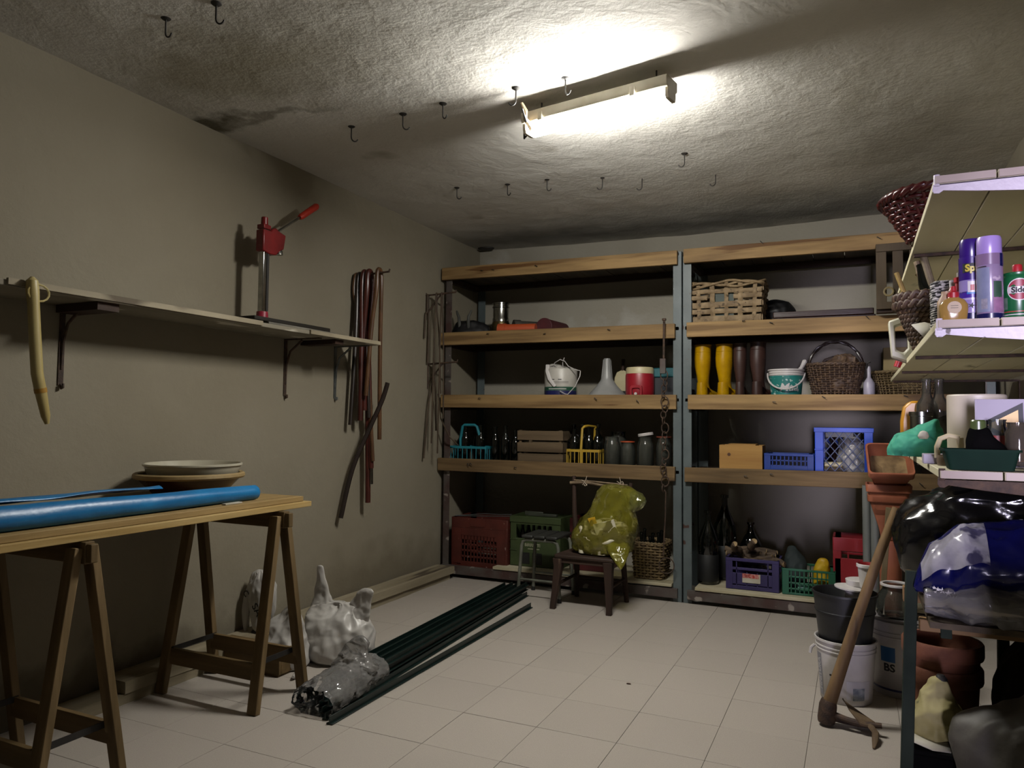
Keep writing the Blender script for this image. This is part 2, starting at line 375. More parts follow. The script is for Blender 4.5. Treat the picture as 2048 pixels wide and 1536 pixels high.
# pale yellow spike hanging over the shelf edge
t = thing('tapered_spike', 'long pale yellow tapered spike hanging by a loop from shelf front', 'tool', (-2.812, 1.75, 1.815))
SPK = mat('pale_yellow', 'd6c78f', 'c2ad6c', sc=7, stretch=(1, 1, .4), rough=.4)
m = MB(); m.tube([(0, 0, .004), (0, 0, -.01), (0, .003, -.05), (.001, .008, -.1), (.003, .015, -.2), (.004, .03, -.36), (.003, .045, -.42), (.003, .05, -.44), (.002, .07, -.52), (0, .078, -.55)], [.006, .02, .023, .0205, .021, .021, .021, .02, .016, .008], 14); m.build('shaft', SPK, t)
m = MB(); m.tube([(.01, .04*sin(a)+.02, -.055+.032*cos(a)) for a in [2*pi*k/14 for k in range(14)]], .004, 6, closed=True); m.build('loop', SPK, t)
m = MB(); m.tube([(.003, .044, -.415), (.003, .048, -.432)], [.0222, .022], 14); m.build('band', mat('amber_band', 'b98a35', rough=.4), t)

# bottle capper
RED = mat('red_enamel', '8e1518', '6f0f12', sc=10, rough=.35)
t = thing('bottle_capper', 'red lever bottle capper on a steel post standing on left shelf', 'capper', (-3.0, 3.14, 1.8))
m = MB(); m.box2((-.06, -.10, .0), (.145, .46, .012)); m.build('base_tray', mat('aluminium_tray', '8c887c', '6c685e', sc=9, rough=.45), t, bev=.002)
m = MB(); m.box2((-.05, -.20, .012), (.14, .42, .034)); m.build('base_board', wood('black_board', '2f2a22', '221e18', 'y'), t, bev=.004)
m = MB(); m.cyl((0, 0, .034), (0, 0, .085), .034, .031, 20); m.build('post_socket', mat('pink_red_cap', 'a3243c', rough=.4), t)
m = MB(); m.box2((-.018, -.02, .08), (.018, .02, .57)); m.build('post', CHROME, t, bev=.004)
m = MB(); m.box2((-.0215, .006, .09), (.0215, .0225, .42)); m.build('rack_slot', IRON, t)
m = MB(); m.prism([(-.034, .425), (.02, .412), (.07, .415), (.105, .45), (.13, .46), (.145, .545), (.09, .558), (.065, .572), (.04, .562), (.026, .545), (-.034, .545)], -.028, .028, 'x'); m.build('head', RED, t, bev=.006)
m = MB(); m.box2((-.026, -.030, .55), (.026, .026, .575)).cyl((0, 0, .575), (0, 0, .62), .02, .018, 14); m.build('top_clamp', RED, t, bev=.003)
m = MB(); m.tube([(0, .08, .545), (0, .30, .70)], .008, 10); m.build('lever', CHROME, t)
m = MB(); m.tube([(0, .285, .69), (0, .30, .70), (0, .43, .795), (0, .445, .806)], [.014, .019, .021, .012], 12); m.build('lever_grip', mat('orange_red_grip', 'c8321c', rough=.45), t)
m = MB(); m.lathe([(.014, .46), (.014, .44), (.024, .42), (.026, .40), (.02, .398), (0, .4)], 16, c=(0, .115, .03)); m.build('bell', CHROME, t)

# wall pegs, hoses and cables
def peg(name, label, y, z, ln, brace):
    t = thing(name, label, 'peg', (XL, y, z))
    m = MB(); m.tube([(0, 0, 0), (ln, 0, .012)], .007, 8); m.tube([(ln-.004, 0, .012), (ln+.002, 0, .03)], .006, 6); m.build('rod', RUST, t)
    if brace:
        m = MB(); m.tube([(0.004, 0, -.16), (ln*.5, 0, 0)], .006, 6); m.tube([(0.004, 0, -.2), (0.004, 0, .02)], .006, 6); m.build('brace', RUST, t)
peg('wall_peg', 'iron peg carrying the red brown hoses on left wall', 4.183, 2.285, .30, False)
peg('wall_peg', 'upper braced iron peg beside the left shelving post', 5.145, 2.30, .28, True)
peg('wall_peg', 'lower braced iron peg beside the left shelving post', 5.185, 1.742, .28, True)
def spline(cp, n=8):
    cp = [Vector(c) for c in cp]; out = []
    for i in range(len(cp)-1):
        p0, p1, p2, p3 = cp[max(i-1, 0)], cp[i], cp[i+1], cp[min(i+2, len(cp)-1)]
        for k in range(n):
            u = k/n; out.append(p1 + .5*u*((p2-p0) + u*((2*p0-5*p1+4*p2-p3) + u*(3*(p1-p2)+p3-p0))))
    return out + [cp[-1]]
def hang(mb, x, y0, top, a, b, r, xm=None, g=.028):
    """one strand over a peg: end a, up over the peg at (x, y0, top), down to end b"""
    xm = x if xm is None else xm; a = Vector(a); b = Vector(b)
    za = (a.z*.45 + top*.55); zb = (b.z*.45 + top*.55)
    pts = spline([a, (xm*.6+a.x*.4, (a.y*.5 + y0*.5)-.01, za), (x, y0-g, top-.14), (x, y0-g*.8, top-.02), (x, y0, top+r*.6), (x, y0+g*.8, top-.02), (x, y0+g, top-.14), (xm*.6+b.x*.4, (b.y*.5+y0*.5)+.012, zb), b], 7)
    mb.tube(pts, r, 10); return pts
W = XL
t = thing('rubber_hose', 'dark red rubber hose in long loops on left wall peg', 'hose', (XL+.1, 4.183, 2.29))
DR = mat('dark_red_rubber', '5a261d', '451a13', sc=9, rough=.35); BR = mat('brown_rubber', '6d4a2c', '54371f', sc=9, rough=.4); BK = mat('black_brown_rubber', '2a1d15', '1f150f', sc=9, rough=.4)
o3 = (XL+.1, 4.183, 2.29)
m = MB(o3); hang(m, W+.135, 4.183, 2.30, (W+.10, 4.20, 1.35), (W+.08, 4.29, .71), .019, W+.10); hang(m, W+.095, 4.183, 2.30, (W+.09, 4.17, 1.28), (W+.11, 4.28, .95), .018, W+.09); m.build('hose_loop', DR, t)
m = MB(o3); m.cyl((W+.112, 4.281, .955), (W+.113, 4.283, .84), .011, .011, 10); m.build('metal_ferrule', CHROME, t)
t = thing('rubber_hose', 'light brown hose looped over the outer end of wall peg', 'hose', (XL+.2, 4.183, 2.29)); o3 = (XL+.2, 4.183, 2.29)
m = MB(o3); hang(m, W+.215, 4.183, 2.31, (W+.14, 4.16, 1.45), (W+.16, 4.30, 1.15), .015, W+.20); hang(m, W+.03, 4.183, 2.29, (W+.10, 4.20, 1.5), (W+.13, 4.27, 1.0), .013, W+.06); m.build('hose_loop', BR, t)
t = thing('rubber_hose', 'blackish hose at the wall side of peg, one end kinked outward', 'hose', (XL+.06, 4.183, 2.29)); o3 = (XL+.06, 4.183, 2.29)
m = MB(o3); m.tube(spline([(W+.05, 4.03, .63), (W+.07, 4.12, .95), (W+.13, 4.22, 1.22), (W+.19, 4.28, 1.42), (W+.22, 4.30, 1.545)], 8), .016, 10)
hang(m, W+.055, 4.183, 2.29, (W+.06, 4.10, 1.25), (W+.11, 4.24, 1.30), .015, W+.07); m.build('hose_loop', BK, t)
t = thing('cable_bundle', 'thin brown cables hanging from braced pegs beside left shelving', 'cable', (XL+.06, 5.15, 2.3))
m = MB((XL+.06, 5.15, 2.3))
for i, (x, y, zt, a, b, r) in enumerate(((.10, 5.145, 2.31, (W+.08, 5.13, 1.1), (W+.12, 5.2, 1.5), .006), (.15, 5.145, 2.31, (W+.12, 5.16, 1.02), (W+.14, 5.21, 1.3), .006), (.02, 5.145, 2.30, (W+.02, 5.10, 1.95), (W+.03, 5.14, 1.75), .008), (.06, 5.185, 1.75, (W+.03, 5.10, .98), (W+.08, 5.2, 1.2), .007))):
    hang(m, W+x, y, zt, a, b, r, g=.012)
m.tube([(XL+.1, 5.19, 1.5), (XL+.1, 5.24, 1.3), (XL+.15, 5.30, 1.15), (XL+.2, 5.36, 1.08)], .006, 6); m.build('cable', mat('brown_cable', '5b4a38', '473829', sc=12, rough=.5), t)

m = MB(); m.lathe([(0, .02), (.055, .02), (.062, .0), (.058, -.012), (.05, -.015), (0, -.013)], 24, sx=1.3, sy=.9); tag(m.build('hole_disc', IRON, loc=(-3.06, 6.0, ZC-.002)), 'small dark oval disc standing for a shaded hole in ceiling at the far left corner', 'hole')  # solid disc; its dark colour stands for the shade inside the hole
# ------------------------------------------------------------------ trestle table
def trestle(label, y, x1, x0, rz=0):
    t = thing('trestle', label, 'trestle', ((x0+x1)/2, y, 0), rz)
    hw = (x1-x0)/2; top = .865
    m = MB(); m.box2((-hw-.07, -.018, top-.075), (hw+.02, .018, top)); m.build('beam', TRESTLE_X, t, bev=.003)
    m = MB(); m.box2((hw+.02, -.014, top-.07), (hw+.045, .014, top-.006)); m.build('beam_end', TRESTLE, t, bev=.003)
    for sx in (-1, 1):
        for sy in (-1, 1):
            m = MB(); m.bar((sx*(hw-.02), sy*.028, top-.02), (sx*hw, sy*.16, 0.0), .052, .03, up=(0, 1, 0)); m.build('leg', TRESTLE, t, bev=.003)
        m = MB(); m.bar((sx*(hw-.03), -.135, .20), (sx*(hw-.03), .135, .20), .004, .024); m.build('iron_stay', IRON, t)
    for sy in (-1, 1):
        m = MB(); m.box((0, sy*.128, .17), (2*hw-.02, .02, .075)); m.build('stretcher', TRESTLE_X, t, bev=.002)
    return t
trestle('wooden folding trestle under the far right end of table', 2.68, -2.40, -2.97)
trestle('wooden folding trestle under the near left part of table', 1.72, -2.41, -2.99)
BT = MB((-2.7, 1.8, .867))
BT.box2((-3.03, .55, .867), (-2.41, 2.885, .892))
tag(BT.build('table_board', wood('pine_board_low', 'd2b67c', 'bf9f62', 'y', sc=18), loc=(-2.7, 1.8, .867), bev=.002), 'lower pale pine board, longer one, laid on the two trestles', 'board')
BT = MB((-2.7, 1.8, .893)); BT.box2((-3.05, .5, .893), (-2.435, 2.855, .917))
tag(BT.build('table_board', wood('pine_board_up', 'b99c68', '9c8051', 'y', sc=18), loc=(-2.7, 1.8, .893), bev=.002), 'upper pine board stacked on the trestle table under blue roll', 'board')

# blue tarp roll
BLUE = mat('blue_tarp', '2288c8', '1b78b6', sc=7, rough=.38, bump=.25, bsc=18)
RO = Vector((-2.535, 2.0, .918))
t = thing('tarp_roll', 'rolled shiny blue plastic tarp lying along the trestle table', 'tarp', RO)
def rollring(y, r, zc, x, seed, n=36):
    ring = []
    for k in range(n):
        a = 2*pi*k/n; d = 1 + .09*mn.noise(Vector((cos(a)*1.4, sin(a)*1.4, y*3+seed))) + .02*mn.noise(Vector((cos(a)*5, sin(a)*5, y*9)))
        z = max(zc + r*d*sin(a), .002); ring.append((x + r*d*cos(a)*1.08, y, z))
    return ring
rs = []
for i in range(60):
    f = i/59; y = -1.5 + 2.13*f; r = .050 - .017*f; 
    if 1.02 < y+1.5 < 1.1: r *= .985
    rs.append(rollring(y, r, r*.98, .02*sin(3*f), 1))
rs.append(rollring(.637, .028, .032, 0, 1)); rs.append(rollring(.639, .012, .032, 0, 1)); rs.insert(0, rollring(-1.505, .036, .05, 0, 1))
m = MB(); m.rings(rs); m.build('roll', BLUE, t, ang=60)
m = MB(); fl_rows = []
for i in range(30):
    f = i/29; y = -1.2 + 1.33*f; row = []
    for k in range(8):
        a = radians(150 - 80*k/7); r = .052 + .012*mn.noise(Vector((y*5, k*.5, 2))) + (.018 if k < 3 else .0)*(1-f*.4)
        row.append((-.018 + r*cos(a)*1.2, y, .046 + r*sin(a)*1.0))
    fl_rows.append(row)
vs = [p for r in fl_rows for p in r]; m.add(vs, [(i*8+k, i*8+k+1, (i+1)*8+k+1, (i+1)*8+k) for i in range(29) for k in range(7)])
o = m.build('loose_flap', BLUE, t, ang=70, fix=False); so = o.modifiers.new('thick', 'SOLIDIFY'); so.thickness = .003
m = MB(); m.box((0, 0, .003), (.022, .10, .005)); tag(m.build('paper_strip', PAPER, loc=(-2.475, 2.44, .918), rot=(0, 0, .05)), 'small white strip lying under the right end of blue roll', 'strip')

# basins
BX, BY = -2.885, 2.575
t = thing('basin', 'brown glazed earthenware basin with tan rim, under the white one', 'basin', (BX, BY, .918))
BG = mat('brown_glaze', '4f2a18', '3a1d10', sc=6, rough=.25, spec=.5); TAN = mat('tan_clay', 'b39a6a', '9c8253', sc=12, rough=.6)
m = MB(); m.lathe([(0, .004), (.13, .002), (.14, 0), (.15, .006), (.232, .094), (.225, .098), (.14, .016), (0, .014)], 48); m.build('bowl', BG, t, ang=40)
m = MB(); m.lathe([(.226, .092), (.243, .090), (.249, .098), (.247, .110), (.238, .116), (.226, .112), (.226, .092)], 48); m.build('rim', TAN, t)
t = thing('basin', 'white glazed basin nested on top of the brown basin', 'basin', (BX+.008, BY+.012, .955))
WG = mat('white_glaze', 'd9d3bf', 'c9c2aa', sc=7, rough=.2, spec=.5, speck='b98a2f', speck_sc=4, speck_t=.72)
m = MB(); m.lathe([(0, .004), (.12, .002), (.13, 0), (.205, .078), (.214, .108), (.222, .112), (.222, .120), (.214, .122), (.207, .116), (.196, .08), (.12, .014), (0, .012)], 48); m.build('bowl', WG, t)

# ------------------------------------------------------------------ crumpled bags
def crk(p, f0, seed):
    """sharp creases between flat facets, as in crumpled film"""
    d = 0
    for cf, am in ((f0, 2.4), (f0*2.3, 1.0)):
        q0 = Vector((p[0]*cf*.5, p[1]*cf*.5, p[2]*cf*.5+seed))
        w_ = Vector((mn.noise(q0), mn.noise(q0+Vector((7.3, 1.1, 0))), mn.noise(q0+Vector((0, 5.7, 9.2)))))*.45
        ds = mn.voronoi(Vector((p[0]*cf+seed, p[1]*cf, p[2]*cf*.7))+w_)[0]; d += am*(.3-min(ds[1]-ds[0], .75))
    return d
def bagmesh(prof, n=56, steps=46, crum=.02, freq=9, seed=0, big=.03, bfreq=3, fold=0, power=2.0, pleat=0, jit=0):
    """closed crumpled blob; prof rows (z, cx, cy, rx, ry)"""
    rs = []; P = len(prof)
    if jit: n, steps = (110, 84) if n > 26 else (60, 50)
    def itp(f):
        x = f*(P-1); i = min(int(x), P-2); u = x-i
        p0, p1, p2, p3 = prof[max(i-1, 0)], prof[i], prof[i+1], prof[min(i+2, P-1)]
        return [p1[q] + .5*u*(p2[q]-p0[q] + u*(2*p0[q]-5*p1[q]+4*p2[q]-p3[q] + u*(3*(p1[q]-p2[q])+p3[q]-p0[q]))) for q in range(5)]
    for s_ in range(steps+1):
        f = s_/steps; z, cx, cy, rx, ry = itp(f); ring = []
        for k in range(n):
            a = 2*pi*k/n; c, s = cos(a), sin(a)
            q = (abs(c)**power + abs(s)**power)**(-1/power)
            p = Vector((cx + max(rx, .001)*c*q, cy + max(ry, .001)*s*q, z))
            d = big*mn.noise(Vector((p.x*bfreq, p.y*bfreq, p.z*bfreq+seed)))
            v = mn.noise(Vector((p.x*freq+seed, p.y*freq, p.z*freq*.8)))
            d += crum*(1-2.4*abs(v))
            v2 = mn.noise(Vector((p.x*freq*2.3+seed, p.y*freq*2.3+4, p.z*freq*1.7)))
            d += crum*.45*(1-2.4*abs(v2))
            if pleat: d += pleat*(.12+f*f)*(1-3.2*abs(mn.noise(Vector((c*1.7+seed+1.3*mn.noise(Vector((c*2, s*2, f*5))), s*1.7, f*2.4)))))
            if fold: d += fold*sin(a*9+seed+3*f)
            if jit: d += jit*crk(p, freq*.9, seed)
            d *= min(1, (rx*.55+ry*.45)*14)
            p += Vector((c, s, 0))*d; p.z += .4*d*(1 if 0 < f < 1 else 0)
            ring.append(p)
        rs.append(ring)
    zmin = min(p[0] for p in prof)
    for r in rs:
        for p in r: p.z = max(p.z, zmin)
    return rs
def text_mesh(s, size, fn, mat_, parent, name='lettering', bold=0, shear=0, align='CENTER', div=0):
    cu = bpy.data.curves.new('text', 'FONT'); cu.body = s; cu.size = size; cu.offset = bold; cu.shear = shear
    cu.align_x = align; cu.align_y = 'CENTER'; cu.resolution_u = 3
    ob = bpy.data.objects.new('text', cu); C.objects.link(ob)
    dg = bpy.context.evaluated_depsgraph_get(); me = bpy.data.meshes.new_from_object(ob.evaluated_get(dg))
    bpy.data.objects.remove(ob); bpy.data.curves.remove(cu)
    bm = bmesh.new(); bm.from_mesh(me)
    bmesh.ops.triangulate(bm, faces=bm.faces)
    if div: bmesh.ops.subdivide_edges(bm, edges=bm.edges, cuts=div)
    for v in bm.verts: v.co = fn(v.co.x, v.co.y)
    bm.to_mesh(me); bm.free(); me.materials.clear(); me.materials.append(mat_)
    o = bpy.data.objects.new(name, me); C.objects.link(o); o.parent = parent; return o
INK = mat('black_ink', '16161a', rough=.6)
WB = mat('white_sack', 'd5d1cb', 'c4bfb8', sc=6, rough=.38, bump=.12, bsc=20)
# right sack, knotted ears
t = thing('sack', 'full white plastic sack with two knotted ears, right of the trestle', 'sack', (-2.55, 3.30, 0))
HQ = dict(n=34, steps=22, jit=.017)
m = MB(); m.rings(bagmesh([(0, 0, 0, .15, .11), (.015, 0, 0, .185, .135), (.09, 0, 0, .19, .14), (.16, -.005, 0, .18, .13), (.22, -.015, 0, .155, .09), (.265, -.02, 0, .125, .045), (.29, -.02, 0, .09, .02), (.30, -.02, 0, .05, .008)], crum=.012, freq=6, seed=2, big=.02, pleat=.012, **HQ)); m.build('body', WB, t, ang=70)
m = MB(); m.rings(bagmesh([(.15, -.085, 0, .10, .07), (.22, -.10, 0, .082, .045), (.30, -.115, 0, .058, .02), (.37, -.125, 0, .040, .012), (.43, -.13, 0, .026, .010), (.475, -.135, 0, .020, .008), (.485, -.135, 0, .008, .004)], n=24, steps=18, crum=.006, freq=14, seed=5, jit=.008, big=.01)); m.build('ear', WB, t, ang=70)
m = MB(); m.rings(bagmesh([(.13, .07, .0, .10, .08), (.20, .095, .0, .085, .045), (.27, .125, 0, .070, .022), (.33, .15, 0, .058, .014), (.375, .175, 0, .046, .012), (.392, .185, 0, .022, .005)], n=24, steps=18, crum=.006, freq=14, seed=8, jit=.008, big=.01)); m.build('ear', WB, t, ang=70)
# middle sack
t = thing('sack', 'white plastic sack between the far trestle legs', 'sack', (-2.74, 3.07, 0))
m = MB(); m.rings(bagmesh([(0, 0, 0, .11, .09), (.015, 0, 0, .135, .10), (.10, .0, 0, .13, .10), (.18, .02, 0, .105, .06), (.25, .05, 0, .07, .03), (.30, .07, 0, .04, .014), (.33, .085, 0, .02, .008), (.335, .085, 0, .005, .004)], crum=.012, freq=7, seed=11, big=.02, pleat=.012, **HQ)); m.build('body', WB, t, ang=70)
m = MB(); m.tube([(.16, -.06, .02), (.18, -.09, .012), (.20, -.13, .014), (.21, -.15, .02)], [.006, .014, .012, .006], 10); m.build('knotted_corner', WB, t)
# left sack, folded, with print
LS = thing('sack', 'white sack with black print leaning on wall behind trestle', 'sack', (-3.02, 3.22, 0))
m = MB(); m.rings(bagmesh([(.10, .02, -.01, .04, .02), (.13, .02, -.01, .065, .028), (.22, .01, 0, .09, .035), (.32, -.01, .01, .082, .035), (.40, -.03, .02, .05, .028), (.43, -.04, .02, .02, .01), (.437, -.04, .02, .006, .004)], crum=.008, freq=7, seed=21, big=.015, pleat=.012, **HQ)); m.build('body', WB, LS, ang=70)
m = MB(); m.rings(bagmesh([(.10, -.10, -.02, .008, .01), (.2, -.10, -.02, .026, .014), (.3, -.085, -.01, .032, .016), (.38, -.06, 0, .03, .016), (.42, -.05, .01, .008, .006)], n=40, steps=40, crum=.005, freq=12, seed=25, pleat=.008, big=.01)); m.build('side_fold', WB, LS, ang=70)
m = MB(); m.rings(bagmesh([(0, .02, -.01, .10, .06), (.06, .02, -.01, .10, .055), (.115, .02, -.01, .06, .03)], n=24, steps=8, crum=.006, freq=12, seed=27)); m.build('dark_base', mat('dark_print', '1d1b1b', '2a2726', sc=20, rough=.5), LS, ang=75)
ca, sa = cos(radians(-52)), sin(radians(-52))
text_mesh('SAB', .062, lambda u, v: Vector((.03 + (u*ca - v*sa)*.95, -.066, .225 + (u*sa + v*ca))), INK, LS, bold=.0012)
text_mesh('C', .05, lambda u, v: Vector((-.09 + (u*ca - v*sa), -.035, .31 + (u*sa + v*ca))), INK, LS, bold=.0008)
# low wooden box behind the far trestle
t = thing('wooden_box', 'low open wooden box on floor among the trestle legs', 'box', (-2.83, 2.97, 0))
for lo, hi in (((-.21, -.05, .012), (.21, -.034, .135)), ((-.21, .034, .012), (.21, .05, .135)), ((-.21, -.034, .012), (-.194, .034, .135)), ((.194, -.034, .012), (.21, .034, .135))):
    m = MB(); m.box2(lo, hi); m.build('side_board', TRESTLE_X, t, bev=.002)
m = MB(); m.box2((-.20, -.045, 0), (.20, .045, .012)); m.build('bottom_board', TRESTLE_X, t)

# planks along the wall
def plank(label, x0, x1, y0, y1, z0, z1, rz, seed):
    rs = []; random.seed(seed)
    for i in range(26):
        y = y0 + (y1-y0)*i/25; e = .005*mn.noise(Vector((y*3, seed, 0))); f = .006*mn.noise(Vector((y*4, seed, 5)))
        rs.append([(x0+e, y, z0), (x1+f, y, z0), (x1+f*1.3, y, (z0+z1)/2), (x1+e, y, z1+f*.6), (x0, y, z1+e*.5)])
    c = Vector(((x0+x1)/2, (y0+y1)/2, z0)); m = MB(c); m.rings(rs)
    return tag(m.build('plank', PL, loc=c, rot=(0, 0, rz)), label, 'plank')
PL = mat('grey_weathered_plank', 'b3a78c', '8f8267', sc=7, stretch=(1.5, .12, 1.5), rough=.8, speck='554938', speck_sc=6, speck_t=.63, bump=.3, bsc=20)
plank('lower weathered plank on the floor along left wall', -3.155, -3.0, 2.1, 5.30, 0, .045, 0, 3)
plank('upper weathered plank stacked on another along left wall', -3.15, -2.985, 2.35, 5.33, .047, .10, radians(-.4), 8)

# ------------------------------------------------------------------ green posts
GREEN = mat('dark_green_paint', '0f2622', '0b1c19', sc=9, rough=.4, spec=.5)
def post(a, b, label, group, ht=.03):
    a = Vector(a); b = Vector(b); d = b-a; ln = d.length
    m = MB(); k = .032; tt = .005
    # T profile
    m.box2((0, -k/2, 0), (ln, k/2, tt)).box2((0, -tt/2, tt), (ln, tt/2, ht))
    o = m.build('fence_post', GREEN, loc=a, rot=(0, -math.asin(d.z/ln), atan2(d.y, d.x)), bev=.001)
    tag(o, label, 'post', group); return o
post((-2.035, 2.58, 0.001), (-2.05, 4.76, .001), 'single dark green post lying apart from the bundle on floor', None, .034)
GP = 'dark green posts bundled on the floor'
random.seed(5)
for i in range(9):
    x0 = -2.30 + .026*i*1.05; x1 = -2.385 + .0215*i
    y0 = (2.86 if i < 4 else 2.66) + random.uniform(-.05, .05); y1 = 5.10 + random.uniform(-.06, .05)
    lay = .0 if i % 2 == 0 else .034
    post((x0, y0, lay+.001), (x1, y1, lay+.001), 'dark green steel post in the bundle lying on floor', GP, .03)
for i in range(4):
    x0 = -2.27 + .05*i; x1 = -2.36 + .045*i
    post((x0, 2.82+.03*i, .072), (x1, 5.0+.03*i, .072), 'dark green steel post in the bundle lying on floor', GP, .026)
t = thing('plastic_wrap', 'torn clear plastic wrap bunched around the near end of green posts', 'wrap', (-2.18, 2.86, 0))
m = MB(); rs = []
for i in range(70):
    f = i/69; y = -.24 + .5*f; ring = []
    hh = .085 + .02*sin(f*3) 
    for k in range(70):
        a = 2*pi*k/70; d = .012*crk((cos(a)*.12, y, sin(a)*.1), 14, 3)
        ring.append(((.108+d)*cos(a) - .05*f + .015, y, max(.004, .055 + (hh*.75+d)*sin(a))))
    rs.append(ring)
m.rings(rs, False, False); m.build('sleeve', CLEARP, t, ang=80)
m = MB(); m.rings(bagmesh([(.10, -.03, .12, .11, .05), (.15, -.04, .13, .07, .03), (.2, -.02, .14, .05, .02), (.235, -.01, .14, .025, .012), (.245, -.01, .14, .004, .003)], n=30, steps=24, crum=.01, freq=14, seed=4, jit=.012)); m.build('torn_flap', CLEARP, t, ang=80)
for i, (x, y, s) in enumerate(((-1.03, 3.62, .008), (-.82, 2.5, .012))):
    m = MB(); m.lathe([(0, 0), (s, .001), (s*.8, .004), (0, .005)], 7, sx=1.6); tag(m.build('debris', DARKWOOD, loc=(x, y, 0), rot=(0, 0, i)), ['black crumb of debris near the middle of bare floor', 'curled brown scrap on the floor nearest the viewer'][i], 'debris')
# ------------------------------------------------------------------ shelving units on the back wall
LEV = [(2.565, 2.462), (2.018, 1.912), (1.494, 1.388), (.970, .866)]
def lpost(name, x0, x1, y, ztop, mt, parent, off, flip=1):
    m = MB(off); m.box2((x0, y, 0), (x1, y+.005, ztop)); xx = x0 if flip > 0 else x1-.005
    m.box2((xx, y, 0), (xx+.005, y+.05*1, ztop)); return m.build(name, mt, parent, bev=.001)
def unit(name, label, x0, x1, beams, pl, prr, left_mt, right_mt, board_x):
    off = Vector(((x0+x1)/2, 5.37, 0)); t = thing(name, label, 'shelving', off)
    lpost('front_post', pl[0], pl[1], 5.388, 2.50, left_mt, t, off, 1); lpost('front_post', prr[0], prr[1], 5.388, 2.54, right_mt, t, off, -1)
    lpost('rear_post', pl[0]-.005, pl[1]+.01, 5.985, 2.50, STEEL, t, off, 1); lpost('rear_post', prr[0]-.01, prr[1], 5.985, 2.5, STEEL, t, off, -1)
    for i, (z1, z0) in enumerate(LEV):
        b0, b1, dz0, dz1 = beams[i]
        m = MB(off); vs = []
        for x, dz in ((b0, dz0), (b1, dz1)):
            vs.append([(x, 5.35, z0+dz), (x, 5.387, z0+dz), (x, 5.387, z1+dz), (x, 5.35, z1+dz)])
        m.rings(vs); fb = m.build('front_beam', PINE if i < 3 else wood('pine_darker', '8d7350', '665136', 'x', speck='4b3823', sc=14), t, bev=.003)  # lowest beam uses a darker pine tone than those above
        random.seed(int(x0*10)+i*7+3)
        for k in range(3):
            nx = b0 + (b1-b0)*random.uniform(.1, .9); nz = z0 + (z1-z0)*random.uniform(.45, .9); a = random.uniform(-.8, .8)
            mm = MB(off); mm.tube([(nx, 5.352, nz), (nx, 5.335, nz), (nx+.022*cos(a), 5.333, nz+.022*sin(a)-.008)], .0028, 6); mm.build('bent_nail', IRON, fb)
        m = MB(off); m.box2((x0+.01, 5.945, z0), (x1-.01, 5.984, z1-.03)); m.build('rear_beam', DARKWOOD, t)
        for sx in (x0+.012, x1-.05):
            m = MB(off); m.box2((sx, 5.395, z0-.01), (sx+.038, 5.94, z0+.035)); m.build('side_rail', DARKWOOD, t)
        n = 9; wd = (x1-x0-.02)/n
        for k in range(n):
            m = MB(off); xa = x0+.01+wd*k; m.box2((xa+.003, 5.388, z1-.055+random.uniform(-.002, .002)), (xa+wd-.003, 5.965, z1-.032)); m.build('deck_board', DECK, t)
    # bottom deck
    m = MB(off); m.box2((x0+.03, 5.36, .03), (x1-.02, 5.395, .098)); m.build('bottom_beam', STEEL_RUST, t, bev=.002)
    for k in range(2):
        m = MB(off); a, b = board_x; q = a + (b-a)*[0, .76][k]; e = a + (b-a)*[.757, 1][k]
        m.rings([[(q, 5.352, .102+.006*k), (q, 5.93, .102), (q, 5.93, .122), (q, 5.352, .124+.004*k)], [(e, 5.352, .104+.006*k), (e, 5.93, .104), (e, 5.93, .124), (e, 5.352, .127+.004*k)]]); m.build('bottom_board', WHITEBOARD, t, bev=.003)
    if x0 < -3:
        m = MB(off); m.box2((x0+.04, 5.38, .055), (board_x[0]-.005, 5.93, .075)); m.build('bottom_board', DARKWOOD, t)
    return t
unit('shelving_unit', 'left bay of wood and steel shelving against the back wall', -3.15, -1.15,
     [(-3.145, -1.168, 0, -.022), (-3.165, -1.185, 0, -.012), (-3.14, -1.175, .004, -.006), (-3.16, -1.185, .003, -.002)], (-3.125, -3.065), (-1.205, -1.140), STEEL_RUST, STEEL, (-2.64, -1.21))
unit('shelving_unit', 'right bay of wood and steel shelving against the back wall', -1.13, .80,
     [(-1.122, .78, -.018, -.03), (-1.10, .78, -.008, -.025), (-1.092, .78, -.006, -.012), (-1.116, .78, -.003, .012)], (-1.136, -1.072), (.74, .79), STEEL, STEEL, (-1.045, .7))
# chain on the post
t = thing('chain', 'rusty chain with a long bolt hanging in front of left bay', 'chain', (-1.255, 5.32, 2.0))
m = MB(); m.cyl((0, 0, .03), (-.004, 0, -.36), .009, .008, 8); m.lathe([(0, .045), (.016, .042), (.016, .028), (0, .027)], 8); m.build('bolt', RUST, t)
m = MB(); m.tube([(0, .03, .005), (0, 0, .005), (0, -.012, .015)], .004, 6); m.build('nail', IRON, t)
m = MB(); m.box2((-.03, -.012, -.36), (.012, .012, -.25)); m.build('clevis', STEEL_RUST, t, bev=.003)
random.seed(3); z = -.335; i = 0
while z > -1.18:
    r = .027 if i % 4 in (0, 1) else .020; big = i % 4 == 1
    a = (0 if i % 2 == 0 else 1.25) + random.uniform(-.25, .25); m = MB()
    ex = 1.0 if big else 1.35; cz = z - r*ex
    pts = [(r*cos(q)*cos(a) + .008*sin(i*1.7), r*cos(q)*sin(a), cz + r*ex*sin(q)) for q in [2*pi*k/14 for k in range(14)]]
    m.tube(pts, .0042, 6, closed=True); m.build('link', RUST, t); z = cz - r*ex + .011; i += 1
m = MB(); m.tube([(.0, 0, z+.006), (.012, 0, z-.01), (.008, 0, z-.2), (-.004, -.01, z-.46)], .005, 6); m.build('wire_rod', RUST, t)
